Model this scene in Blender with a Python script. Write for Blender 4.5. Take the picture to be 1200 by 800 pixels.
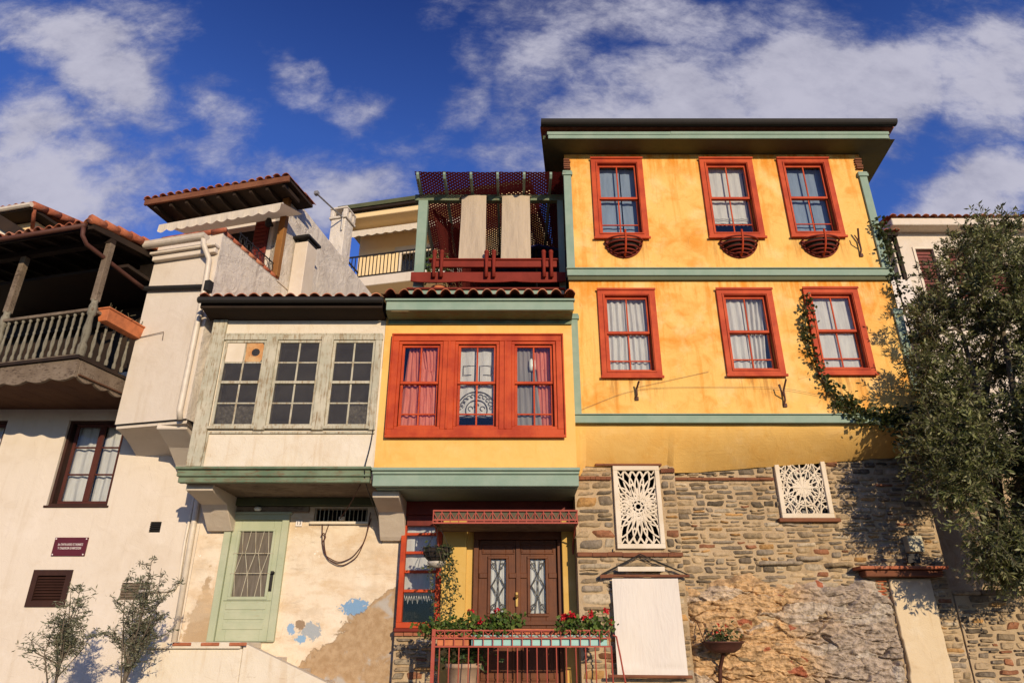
import bpy, math, random
from math import sin, cos, tan, pi, radians, sqrt, atan2, hypot
from mathutils import Vector, Matrix, noise
import numpy as np

for o in list(bpy.data.objects): bpy.data.objects.remove(o)
S = bpy.context.scene
COL = S.collection
R = random.Random(7)

# ------------------------------------------------------------------ camera, sky, sun, exposure
PITCH, EYE = radians(24), 1.6
cam = bpy.data.objects.new('camera', bpy.data.cameras.new('camera'))
COL.objects.link(cam)
cam.location = (0, 0, EYE); cam.rotation_euler = (radians(90) + PITCH, 0, 0)
cam.data.lens = 24; cam.data.sensor_width = 36; cam.data.clip_end = 2000
S.camera = cam
SUN_EL, SUN_AZ = radians(15), radians(21)
sun = bpy.data.objects.new('sun', bpy.data.lights.new('sun', 'SUN'))
COL.objects.link(sun)
sun.data.energy = 4.5; sun.data.angle = radians(0.5); sun.data.color = (1.0, 0.81, 0.57)
sun.rotation_euler = (radians(90) - SUN_EL, 0, SUN_AZ); sun.location = (10, -20, 12)
S.view_settings.view_transform = 'Standard'; S.view_settings.look = 'None'
S.view_settings.exposure = 0.0; S.view_settings.gamma = 1.0; S.view_settings.use_curve_mapping = False

CT, ST = cos(PITCH), sin(PITCH)
def ray(px, py):
    a = (px - 600) / 800; b = (400 - py) / 800
    return a, CT - b * ST, ST + b * CT

class NT:
    def __init__(s, tree): s.t = tree; s.n = tree.nodes; s.l = tree.links
    def new(s, ty, **k):
        n = s.n.new(ty)
        for a, v in k.items(): setattr(n, a, v)
        return n
    def put(s, sock, v):
        if isinstance(v, bpy.types.NodeSocket): s.l.new(v, sock)
        else: sock.default_value = v
    def math(s, op, a, b=0.0, c=None, clamp=False):
        n = s.new('ShaderNodeMath', operation=op, use_clamp=clamp)
        s.put(n.inputs[0], a); s.put(n.inputs[1], b)
        if c is not None: s.put(n.inputs[2], c)
        return n.outputs[0]
    def mix(s, f, a, b, blend='MIX'):
        n = s.new('ShaderNodeMix', data_type='RGBA', blend_type=blend)
        n.clamp_factor = True
        s.put(n.inputs[0], f)
        for i, v in ((6, a), (7, b)):
            s.put(n.inputs[i], v if isinstance(v, bpy.types.NodeSocket) else (*v[:3], 1))
        return n.outputs[2]
    def ramp(s, f, stops):
        n = s.new('ShaderNodeValToRGB'); s.put(n.inputs[0], f)
        e = n.color_ramp.elements
        while len(e) < len(stops): e.new(0.5)
        for el, (p, c) in zip(e, stops):
            el.position = p
            el.color = (c, c, c, 1) if isinstance(c, (int, float)) else (*c[:3], 1)
        return n.outputs[0]
    def smooth(s, v, a, b):
        n = s.new('ShaderNodeMapRange', interpolation_type='SMOOTHSTEP')
        s.put(n.inputs[0], v); n.inputs[1].default_value = a; n.inputs[2].default_value = b
        return n.outputs[0]
    def mapping(s, vec, loc=(0, 0, 0), rot=(0, 0, 0), sc=(1, 1, 1), kind='POINT'):
        n = s.new('ShaderNodeMapping', vector_type=kind)
        s.put(n.inputs[0], vec); n.inputs[1].default_value = loc
        n.inputs[2].default_value = rot; n.inputs[3].default_value = sc
        return n.outputs[0]
    def noise(s, vec, scale, detail=4, rough=.55, dist=0.0):
        n = s.new('ShaderNodeTexNoise'); s.put(n.inputs['Vector'], vec)
        n.inputs['Scale'].default_value = scale; n.inputs['Detail'].default_value = detail
        n.inputs['Roughness'].default_value = rough; n.inputs['Distortion'].default_value = dist
        return n.outputs[0]

# ---- sky
W = bpy.data.worlds.new('World'); S.world = W; W.use_nodes = True
w = NT(W.node_tree)
for n in list(w.n): w.n.remove(n)
sky = w.new('ShaderNodeTexSky', sky_type='NISHITA', sun_disc=False, sun_elevation=SUN_EL, sun_rotation=pi - SUN_AZ,
            air_density=1.0, dust_density=0.3, ozone_density=3.0)
gen = w.new('ShaderNodeTexCoord').outputs['Generated']
sep = w.new('ShaderNodeSeparateXYZ'); w.put(sep.inputs[0], gen)
deep = w.ramp(sep.outputs[2], [(0, (.18, .26, .38)), (.42, (.26, .36, .70)), (.63, (.22, .31, .62)), (.79, (.115, .165, .40))])   # deep polarised blue overhead
skyc = w.mix(1.0, sky.outputs[0], w.mix(1.0, deep, (2.6, 2.6, 2.6), 'MULTIPLY'), 'MULTIPLY')
yy = w.math('MAXIMUM', w.math('ABSOLUTE', sep.outputs[1]), 0.05)
cmb = w.new('ShaderNodeCombineXYZ')
w.put(cmb.inputs[0], w.math('DIVIDE', sep.outputs[0], yy)); w.put(cmb.inputs[1], w.math('DIVIDE', sep.outputs[2], yy))
uv = cmb.outputs[0]
def sky_uv(px, py):
    d = ray(px, py); return d[0] / d[1], d[2] / d[1]
warpn = w.new('ShaderNodeTexNoise'); w.put(warpn.inputs['Vector'], uv)
warpn.inputs['Scale'].default_value = 3.2; warpn.inputs['Detail'].default_value = 5
wv = w.new('ShaderNodeVectorMath', operation='MULTIPLY_ADD')
w.put(wv.inputs[0], warpn.outputs[1]); wv.inputs[1].default_value = (.34, .34, 0); w.put(wv.inputs[2], uv)
uvw = w.mapping(wv.outputs[0], loc=(-.17, -.17, 0))
BANKS = [(95, 62, 150, 42, 30, .85), (40, 215, 150, 95, 18, .85), (262, 105, 75, 36, 35, .5), (255, 165, 80, 45, 25, .42),
         (362, 95, 24, 48, -35, .45), (425, 120, 34, 34, 20, .42), (412, 215, 80, 42, 0, .72), (545, 90, 36, 60, 20, .45),
         (590, 130, 60, 60, -20, .4), (640, 70, 90, 45, -20, .55), (800, 120, 190, 70, -18, .85), (985, 95, 150, 70, -18, .98),
         (1130, 80, 130, 85, -10, .8), (1150, 240, 130, 44, -22, 1.05), (760, 25, 200, 36, -8, .6), (150, 15, 90, 30, 20, .45), (330, 190, 70, 30, 10, .4), (480, 170, 60, 40, -10, .35), (180, 150, 60, 30, 40, .4), (900, 30, 120, 40, -10, .5), (530, 20, 30, 28, 0, .4), (620, 190, 110, 40, -10, .5)]
acc = None
for cx, cy, rx, ry, ang, st in BANKS:
    u0, v0 = sky_uv(cx, cy); u1, _ = sky_uv(cx + rx, cy); _, v1 = sky_uv(cx, cy - ry)
    m = w.mapping(uvw, loc=(u0, v0, 0), rot=(0, 0, radians(-ang)), sc=(abs(u1 - u0) * 1.12, abs(v1 - v0) * 1.15, 1), kind='TEXTURE')
    ln = w.new('ShaderNodeVectorMath', operation='LENGTH'); w.put(ln.inputs[0], m)
    b = w.math('MULTIPLY', w.smooth(ln.outputs[1], 1.5, 0.1), st)
    acc = b if acc is None else w.math('MAXIMUM', acc, b)
wisp = w.noise(w.mapping(uv, rot=(0, 0, .5), sc=(1, 1.35, 1)), 6.5, 10, .66, .25)
fine = w.noise(w.mapping(uv, rot=(0, 0, .8), sc=(1, 1.3, 1)), 17, 8, .68, .3)
dens = w.math('ADD', w.math('ADD', w.math('MULTIPLY', wisp, .70), w.math('MULTIPLY', w.noise(w.mapping(uv, loc=(3, 1, 0), rot=(0, 0, .3), sc=(1, 1.5, 1)), 10.5, 8, .66, .4), .42)), w.math('MULTIPLY', fine, .42))
cm = w.math('MULTIPLY', w.smooth(w.math('ADD', w.math('MULTIPLY', acc, .95), dens), .90, 1.52), .95)
lum = w.math('ADD', w.math('MULTIPLY', w.noise(w.mapping(uv, rot=(0, 0, .6), sc=(1, 1.4, 1)), 4.0, 7, .6), .7), w.math('MULTIPLY', fine, .3))
CS = 10.0
ccol = w.mix(w.smooth(w.math('ADD', lum, w.math('MULTIPLY', cm, .25)), .35, .85), (.19 * CS, .20 * CS, .31 * CS), (.54 * CS, .53 * CS, .63 * CS))
bg = w.new('ShaderNodeBackground'); w.put(bg.inputs[0], w.mix(cm, skyc, ccol)); bg.inputs[1].default_value = 0.10
w.l.new(bg.outputs[0], w.new('ShaderNodeOutputWorld').inputs[0])

# ------------------------------------------------------------------ materials
def base_mat(name):
    m = bpy.data.materials.new(name); m.use_nodes = True
    t = NT(m.node_tree); p = t.n['Principled BSDF']
    return m, t, p
def obco(t): return t.new('ShaderNodeTexCoord').outputs['Object']
def bump(t, p, h, strength=.3, dist=.02):
    b = t.new('ShaderNodeBump'); t.put(b.inputs['Height'], h)
    b.inputs['Strength'].default_value = strength; b.inputs['Distance'].default_value = dist
    t.l.new(b.outputs[0], p.inputs['Normal'])
def plaster(name, base, blot, pale, dirt, amount=.5, streak=.5, rough=.9, bs=.35, crack=0.0, extra=None):
    m, t, p = base_mat(name); co = obco(t)
    big = t.noise(co, .9, 6, .6, .6)
    mid = t.noise(t.mapping(co, loc=(3, 1, 7)), 3.3, 7, .62, .8)
    st = t.noise(t.mapping(co, sc=(4.6, 4.6, .36)), 1.3, 7, .66)
    f = t.math('ADD', t.math('MULTIPLY', big, .6), t.math('MULTIPLY', mid, .4))
    c = t.mix(t.math('MULTIPLY', t.smooth(f, .46, .66), amount), base, blot)
    c = t.mix(t.math('MULTIPLY', t.smooth(st, .53, .68), streak), c, blot)
    c = t.mix(t.math('MULTIPLY', t.smooth(t.noise(t.mapping(co, loc=(7, 3, 1), sc=(9, 9, .5)), 1.1, 7, .7), .60, .74), streak * .55), c, dirt)
    c = t.mix(t.math('MULTIPLY', t.smooth(t.noise(t.mapping(co, loc=(9, 2, 4)), 2.1, 6, .6), .5, .72), .55), c, pale)
    c = t.mix(t.math('MULTIPLY', t.smooth(t.noise(t.mapping(co, loc=(1, 8, 2), sc=(2, 2, .8)), 5, 8, .7), .6, .78), .5), c, dirt)
    hx = None
    if extra: c, hx = extra(t, co, c)
    g = t.noise(co, 70, 3, .6)
    if crack:
        v = t.new('ShaderNodeTexVoronoi', feature='DISTANCE_TO_EDGE')
        t.put(v.inputs['Vector'], t.mapping(co, sc=(1, 1, 1))); v.inputs['Scale'].default_value = 2.3
        k = t.math('MULTIPLY', t.smooth(v.outputs['Distance'], .008, 0.0), t.smooth(mid, .5, .6))
        c = t.mix(t.math('MULTIPLY', k, crack), c, dirt)
    t.l.new(c, p.inputs['Base Color']); p.inputs['Roughness'].default_value = rough; p.inputs['Specular IOR Level'].default_value = .2
    hh = t.math('ADD', t.math('MULTIPLY', g, .25), t.math('ADD', mid, t.math('MULTIPLY', big, 1.2)))
    if hx is not None: hh = t.math('ADD', hh, t.math('MULTIPLY', hx, -1.1))
    bump(t, p, hh, bs, .03)
    return m
def paint(name, base, worn, wood, wear=.3, axis='x', rough=.55, bs=.25, fade=None):
    m, t, p = base_mat(name); co = obco(t)
    sc = {'x': (.7, 9, 9), 'z': (9, 9, .7), 'a': (4, 4, 4)}[axis]
    gr = t.noise(t.mapping(co, sc=sc), 5, 6, .65, .4)
    lg = t.noise(co, 2.4, 5, .6)
    c = t.mix(t.smooth(lg, .35, .7), base, worn)
    f = t.math('ADD', t.math('MULTIPLY', gr, .6), t.math('MULTIPLY', t.noise(co, 7, 6, .7), .4))
    c = t.mix(t.math('MULTIPLY', t.smooth(f, .66 - wear * .35, .74 - wear * .2), min(1, wear * 2)), c, wood)
    t.l.new(c, p.inputs['Base Color']); p.inputs['Specular IOR Level'].default_value = .22
    t.l.new(t.math('ADD', t.math('MULTIPLY', lg, .25), rough - .05), p.inputs['Roughness'])
    bump(t, p, gr, bs, .012)
    return m
def attr_mat(name, rough=.85, scale=14, var=.45, bs=.5, dark=(.05, .04, .03), spec=.3, trans=0.0):
    m, t, p = base_mat(name); co = obco(t)
    a = t.new('ShaderNodeAttribute', attribute_name='col').outputs['Color']
    n = t.noise(co, scale, 7, .65, .5)
    c = t.mix(t.math('MULTIPLY', t.smooth(n, .42, .8), var), a, dark)
    c = t.mix(t.math('MULTIPLY', t.smooth(n, .5, .2), .35), c, t.mix(.5, a, (.75, .68, .55)))
    t.l.new(c, p.inputs['Base Color']); p.inputs['Roughness'].default_value = rough
    p.inputs['Specular IOR Level'].default_value = spec
    bump(t, p, n, bs, .02)
    return m
def leafmat(name, rough=.5):
    m, t, p = base_mat(name)
    a = t.new('ShaderNodeAttribute', attribute_name='col').outputs['Color']
    t.l.new(a, p.inputs['Base Color']); p.inputs['Roughness'].default_value = rough
    p.inputs['Specular IOR Level'].default_value = .35
    tr = t.new('ShaderNodeBsdfTranslucent'); t.l.new(t.mix(.5, a, (.12, .14, .02)), tr.inputs[0])
    mx = t.new('ShaderNodeMixShader'); mx.inputs[0].default_value = .25
    t.l.new(p.outputs[0], mx.inputs[1]); t.l.new(tr.outputs[0], mx.inputs[2])
    t.l.new(mx.outputs[0], t.n['Material Output'].inputs[0])
    return m
def plain(name, c, rough=.6, metal=0, var=.25, scale=8, bs=.1):
    m, t, p = base_mat(name); co = obco(t)
    n = t.noise(co, scale, 6, .6)
    d = tuple(x * (1 - var) for x in c)
    t.l.new(t.mix(t.smooth(n, .35, .7), c, d), p.inputs['Base Color'])
    p.inputs['Roughness'].default_value = rough; p.inputs['Metallic'].default_value = metal
    if bs: bump(t, p, n, bs, .01)
    return m
def glassmat(name='window_glass', tint=(.93, .96, .97), rough=.015, film=0.0):
    m, t, p = base_mat(name); t.n.remove(p)
    fr = t.new('ShaderNodeFresnel'); fr.inputs[0].default_value = 1.6
    tr = t.new('ShaderNodeBsdfTransparent'); tr.inputs[0].default_value = (*tint, 1)
    gl = t.new('ShaderNodeBsdfGlossy'); gl.inputs['Roughness'].default_value = rough
    b = t.new('ShaderNodeBump'); t.put(b.inputs['Height'], t.noise(obco(t), 2.2, 2, .5))
    b.inputs['Strength'].default_value = .12; b.inputs['Distance'].default_value = .03
    t.l.new(b.outputs[0], gl.inputs['Normal'])
    mx = t.new('ShaderNodeMixShader'); t.l.new(fr.outputs[0], mx.inputs[0])
    t.l.new(tr.outputs[0], mx.inputs[1]); t.l.new(gl.outputs[0], mx.inputs[2])
    sh = mx.outputs[0]
    if film:
        df = t.new('ShaderNodeBsdfDiffuse'); t.l.new(t.mix(t.noise(obco(t), 6, 6, .7), (.030, .028, .025), (.095, .088, .078)), df.inputs[0]); m2 = t.new('ShaderNodeMixShader'); m2.inputs[0].default_value = film; t.l.new(sh, m2.inputs[1]); t.l.new(df.outputs[0], m2.inputs[2]); sh = m2.outputs[0]
    t.l.new(sh, t.n['Material Output'].inputs[0])
    return m
def fabric(name, c, c2, trans=.25, fold=40):
    m, t, p = base_mat(name); co = obco(t)
    n = t.noise(t.mapping(co, sc=(9, 9, 1)), 3, 4, .6)
    cc = t.mix(t.smooth(n, .3, .7), c, c2)
    t.l.new(cc, p.inputs['Base Color']); p.inputs['Roughness'].default_value = .9
    tr = t.new('ShaderNodeBsdfTranslucent'); t.l.new(cc, tr.inputs[0])
    mx = t.new('ShaderNodeMixShader'); mx.inputs[0].default_value = trans
    t.l.new(p.outputs[0], mx.inputs[1]); t.l.new(tr.outputs[0], mx.inputs[2])
    t.l.new(mx.outputs[0], t.n['Material Output'].inputs[0])
    bump(t, p, t.math('ADD', n, t.math('MULTIPLY', t.noise(t.mapping(co, rot=(0, .5, 0), sc=(3, 3, 1.2)), 1.6, 4, .6, 1.0), 2.0)), .35, .02)
    return m

def old_wall_extra(t, co, c):            # peeled render: bare brown patch low on the right, old blue distemper showing through
    sp = t.new('ShaderNodeSeparateXYZ'); t.put(sp.inputs[0], co)
    nz = t.noise(co, 2.6, 7, .6, .5); n2 = t.noise(t.mapping(co, loc=(4, 4, 4)), 9, 6, .6)
    x = sp.outputs[0]; z = sp.outputs[2]
    # below the line from (-3.75, z 1.5) up to (-2.35, z 2.75)
    d = t.math('SUBTRACT', t.math('ADD', t.math('MULTIPLY', t.math('SUBTRACT', x, .50), .85), 1.47), z)
    d = t.math('ADD', d, t.math('ADD', t.math('MULTIPLY', t.math('SUBTRACT', nz, .5), .9), t.math('MULTIPLY', t.math('SUBTRACT', n2, .5), .25)))
    gp = t.math('ADD', t.math('ADD', t.math('MULTIPLY', t.math('ABSOLUTE', t.math('ADD', x, 1.36)), 3.2), t.math('MULTIPLY', z, 1.0)), t.math('MULTIPLY', t.math('SUBTRACT', n2, .5), 1.6)); c = t.mix(t.math('MULTIPLY', t.smooth(gp, 2.75, 2.55), .85), c, (.36, .25, .14))
    sc_ = t.noise(t.mapping(co, loc=(1, 0, 3), sc=(.55, 1, 1.3)), 1.5, 9, .7); c = t.mix(t.math('MULTIPLY', t.smooth(sc_, .5, .62), .55), c, (.50, .40, .28))
    br = t.mix(t.smooth(n2, .35, .65), (.33, .22, .12), (.42, .30, .18))
    br = t.mix(t.smooth(nz, .55, .68), br, (.40, .37, .33))
    c = t.mix(t.math('MULTIPLY', t.smooth(t.noise(t.mapping(co, loc=(2, 0, 6), sc=(.7, 1, 1.6)), 2.2, 8, .68), .47, .66), .7), c, (.55, .40, .24)); c = t.mix(t.math('MULTIPLY', t.smooth(t.noise(t.mapping(co, loc=(6, 0, 1), sc=(.5, 1, 2.2)), 3.4, 8, .7), .56, .68), .6), c, (.42, .33, .23)); c = t.mix(t.smooth(t.noise(t.mapping(co, loc=(3, 0, 9)), 3.1, 8, .7), .63, .645), c, (.80, .74, .64))
    for (cx, cz, rx, rz, colr) in ((1.12, 2.17, .24, .13, (.18, .31, .48)), (.44, 1.82, .17, .14, (.33, .36, .38)), (.12, 1.86, .07, .09, (.24, .36, .52)), (.30, 1.70, .1, .06, (.22, .36, .52)), (.26, 1.9, .09, .08, (.28, .20, .13))):
        m = t.mapping(co, loc=(cx, 0, cz), sc=(rx, 1, rz), kind='TEXTURE')
        ms = t.new('ShaderNodeVectorMath', operation='MULTIPLY'); t.put(ms.inputs[0], m); ms.inputs[1].default_value = (1, 0, 1)
        ln = t.new('ShaderNodeVectorMath', operation='LENGTH'); t.put(ln.inputs[0], ms.outputs[0])
        k = t.math('ADD', ln.outputs[1], t.math('MULTIPLY', t.math('SUBTRACT', t.math('ADD', t.math('MULTIPLY', n2, .6), t.math('MULTIPLY', t.noise(t.mapping(co, loc=(8, 8, 8)), 22, 5, .7), .4)), .5), 4.2))
        c = t.mix(t.smooth(k, 1.0, .9), c, colr)
    rim = t.math('MULTIPLY', t.smooth(d, -.035, .0), t.smooth(d, .05, .0)); c = t.mix(t.math('MULTIPLY', rim, .5), c, (.2, .13, .07))
    pm = t.smooth(d, -.012, .02); c = t.mix(pm, c, br)
    return c, pm

M = {}
def runs_extra(t, co, c):               # rust-orange runs below sills and under the eaves and string courses
    sp = t.new('ShaderNodeSeparateXYZ'); t.put(sp.inputs[0], co); x, z = sp.outputs[0], sp.outputs[2]
    fine_ = t.noise(t.mapping(co, sc=(7.5, 7.5, .55)), 1.6, 7, .68); blotch = t.noise(t.mapping(co, loc=(4, 1, 2), sc=(1.6, 1.6, .8)), 1.7, 6, .65)
    m = None
    for (zt, ln_) in ((10.62, .75), (7.80, .85)):
        k = t.math('MULTIPLY', t.smooth(z, zt - ln_, zt - .05), t.math('LESS_THAN', z, zt)); m = k if m is None else t.math('MAXIMUM', m, k)
    k0 = t.math('MULTIPLY', t.math('MULTIPLY', m, t.smooth(t.math('ADD', t.math('MULTIPLY', fine_, .45), t.math('MULTIPLY', blotch, .55)), .44, .60)), .95)
    c = t.mix(k0, c, (.66, .235, .02))
    s_ = None
    for (xa, xb, zb) in ((1.567, 2.59, 8.58), (3.73, 4.78, 8.58), (5.28, 6.30, 8.6), (1.55, 2.59, 5.78), (3.71, 4.72, 5.80), (5.29, 6.28, 5.83)):
        k = t.math('MULTIPLY', t.math('MULTIPLY', t.smooth(x, xa - 4.12, xa - 3.9), t.smooth(x, xb - 3.88, xb - 4.1)), t.math('MULTIPLY', t.smooth(z, zb - .65, zb), t.math('LESS_THAN', z, zb + .02))); s_ = k if s_ is None else t.math('MAXIMUM', s_, k)
    c = t.mix(t.math('MULTIPLY', t.math('MULTIPLY', s_, t.smooth(fine_, .47, .62)), .7), c, (.40, .19, .05))
    return c, None
M['yellow'] = plaster('ochre_limewash', (.79, .475, .135), (.66, .24, .022), (.83, .59, .27), (.42, .21, .06), .8, .55, bs=.6, crack=.55, extra=runs_extra)
M['yellow2'] = plaster('warm_yellow_render', (.76, .47, .14), (.70, .37, .08), (.80, .54, .22), (.55, .31, .10), .6, .4, bs=.4, crack=.4)
M['yellow3'] = plaster('golden_yellow_pilaster', (.56, .36, .10), (.50, .30, .07), (.62, .42, .15), (.34, .2, .06), .5, .3, bs=.3)
M['white'] = plaster('cream_render', (.64, .565, .47), (.57, .485, .38), (.69, .62, .535), (.40, .33, .26), .6, .55, bs=.35, crack=.4)
M['oldwall'] = plaster('flaking_lime_wall', (.70, .60, .46), (.61, .47, .32), (.75, .67, .55), (.42, .28, .17), .8, .6, bs=.55, crack=.5, extra=old_wall_extra)
M['oldwhite'] = plaster('stained_white_panel', (.67, .60, .48), (.58, .47, .33), (.72, .66, .56), (.38, .25, .15), .65, .65, bs=.5, crack=.5)
M['stucco'] = plaster('grey_stucco', (.68, .62, .53), (.50, .44, .37), (.74, .68, .60), (.20, .17, .14), .9, .8, bs=1.6, crack=.7)
M['concrete'] = plaster('pale_bracket_render', (.60, .52, .42), (.52, .43, .33), (.66, .58, .48), (.35, .28, .2), .5, .3, bs=.4)
M['cream'] = plaster('cream_apartment', (.80, .60, .33), (.76, .55, .29), (.82, .64, .38), (.5, .4, .25), .4, .3, bs=.1)
M['teal'] = paint('weathered_teal_paint', (.20, .29, .225), (.26, .34, .27), (.36, .30, .21), .26, 'x')
M['tealz'] = paint('weathered_teal_post', (.20, .29, .225), (.26, .34, .27), (.36, .30, .21), .28, 'z')
M['olivegreen'] = paint('dull_green_boards', (.075, .085, .042), (.10, .11, .055), (.13, .08, .035), .25, 'x')
M['oldgreen'] = paint('peeling_green_frame', (.40, .385, .29), (.52, .48, .37), (.25, .18, .10), .55, 'z')
M['darkgreen'] = paint('mossy_green_cornice', (.10, .15, .09), (.17, .22, .14), (.15, .085, .045), .5, 'x')
M['door'] = paint('pale_green_door', (.36, .40, .27), (.43, .45, .32), (.28, .16, .08), .24, 'x')
M['red'] = paint('brick_red_paint', (.50, .068, .014), (.35, .036, .011), (.16, .024, .010), .3, 'z', .55)
M['redx'] = paint('brick_red_rail', (.17, .022, .012), (.13, .017, .010), (.07, .012, .009), .25, 'x', .6)
M['maroon'] = paint('maroon_wood', (.16, .02, .012), (.11, .016, .011), (.05, .01, .01), .2, 'z', .45)
M['rail'] = paint('pinkish_red_iron', (.37, .075, .048), (.31, .06, .04), (.15, .045, .03), .25, 'a', .5)
M['brown'] = paint('varnished_brown_wood', (.095, .030, .011), (.14, .046, .016), (.04, .014, .006), .35, 'z', .45)
M['darkwood'] = paint('dark_aged_shaded_wood', (.022, .014, .010), (.036, .022, .014), (.015, .01, .008), .3, 'x', .75)  # dark timber tone, deepened to carry the shade inside the loggia
M['greywood'] = paint('grey_weathered_wood', (.155, .115, .08), (.23, .18, .13), (.06, .04, .028), .5, 'x', .8, .6)
M['ochrewood'] = paint('ochre_timber', (.28, .13, .035), (.22, .09, .025), (.1, .04, .02), .3, 'z', .6)
M['beam'] = paint('rusty_tie_beam', (.16, .06, .032), (.22, .09, .045), (.07, .03, .02), .4, 'x', .8, .6)
M['baluster'] = paint('faded_baluster', (.17, .155, .115), (.26, .24, .185), (.09, .075, .05), .5, 'z', .8)
M['white_wood'] = paint('chalky_white_wood', (.68, .60, .48), (.61, .52, .39), (.42, .31, .19), .25, 'z', .8)
M['whitep'] = plain('white_plastic_pipe', (.66, .58, .47), .5, 0, .15)
M['blind'] = fabric('beige_canvas', (.60, .49, .36), (.54, .44, .32), .2)
M['sashbrown'] = paint('dark_red_brown_sash', (.065, .016, .011), (.085, .024, .015), (.03, .012, .01), .2, 'z', .5)
M['darkbrown'] = paint('near_black_brown_paint', (.035, .014, .010), (.05, .02, .013), (.02, .01, .008), .2, 'z', .6)
M['awn'] = fabric('ivory_awning_cloth', (.74, .66, .53), (.68, .60, .46), .2)
M['banner'] = fabric('white_banner_cloth', (.70, .65, .58), (.68, .62, .55), .05)
M['curtw'] = fabric('white_curtain', (.80, .78, .74), (.66, .64, .62), .35)
M['curtb'] = fabric('bluish_net_curtain', (.30, .38, .50), (.24, .31, .42), .3)
M['curtr'] = fabric('red_drape', (.80, .27, .18), (.62, .17, .11), .3)
M['plastic'] = plain('crumpled_plastic_sheet', (.62, .60, .58), .25, 0, .5, 14, .9)
M['iron'] = plain('black_iron', (.022, .02, .018), .6, .3)
M['rust'] = plain('rust_brown_iron', (.09, .03, .018), .7, .2)
M['gutter'] = plain('dark_gutter', (.012, .010, .008), .8)
M['brass'] = plain('old_brass', (.45, .28, .08), .35, .8)
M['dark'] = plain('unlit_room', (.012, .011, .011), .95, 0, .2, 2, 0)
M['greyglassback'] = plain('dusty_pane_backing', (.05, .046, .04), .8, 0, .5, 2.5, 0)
M['plaque'] = plain('maroon_enamel', (.10, .012, .016), .35, 0, .15, 5, .02)
M['letter'] = plain('white_enamel', (.75, .70, .66), .5, 0, .05, 5, 0)
M['inkblack'] = plain('black_enamel', (.03, .03, .03), .5, 0, .05, 5, 0)
M['terracotta'] = plain('terracotta_pot', (.55, .17, .06), .75, 0, .3)
M['tealbox'] = paint('turquoise_planter', (.27, .50, .46), (.33, .54, .50), (.3, .25, .2), .12, 'x')
M['soil'] = plain('dark_potting_soil', (.03, .02, .014), 1, 0, .4, 30, .5)
M['moss'] = plain('pale_coir_liner', (.55, .5, .42), .95, 0, .4, 30, .5)
M['stone'] = attr_mat('rubble_stone', .95, 15, .75, 1.0, spec=.12)
M['mortar'] = plaster('lime_mortar', (.44, .33, .20), (.32, .22, .12), (.52, .41, .28), (.14, .09, .05), .95, .4, bs=1.4)
M['rock'] = attr_mat('crumbling_rock', .95, 13, .75, 1.0, (.06, .04, .025), spec=.1)
M['tile'] = attr_mat('roof_tile', .85, 10, .45, .5, (.1, .04, .025))
M['leaf'] = leafmat('leaf'); M['petal'] = leafmat('petal', .6)
M['bark'] = paint('grey_bark', (.12, .095, .07), (.17, .14, .10), (.05, .04, .03), .5, 'z', .95, .9)
M['stem'] = plain('green_brown_stem', (.12, .10, .05), .8)
M['glass'] = glassmat(); M['dusty'] = glassmat('dusty_glass', (.8, .78, .72), .12, .62)
M['net'] = plain('maroon_net', (.10, .018, .02), .8, 0, .3, 12, .1)
M['paving'] = plaster('stone_paving', (.13, .115, .10), (.10, .09, .075), (.17, .155, .135), (.06, .05, .04), .6, .1, bs=.6)
M['earth'] = plaster('hill_earth', (.16, .13, .08), (.1, .1, .05), (.22, .18, .12), (.06, .05, .03), .6, .1, bs=.8)
M['panel'] = plaster('streaked_pale_infill', (.62, .50, .33), (.50, .36, .2), (.70, .62, .48), (.30, .22, .13), .8, .95, bs=.6)
M['blueum'] = fabric('blue_parasol', (.05, .06, .25), (.04, .05, .2), .3)
M['bulb'] = plain('milky_lamp_glass', (.7, .72, .66), .3, 0, .05, 5, 0)

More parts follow.
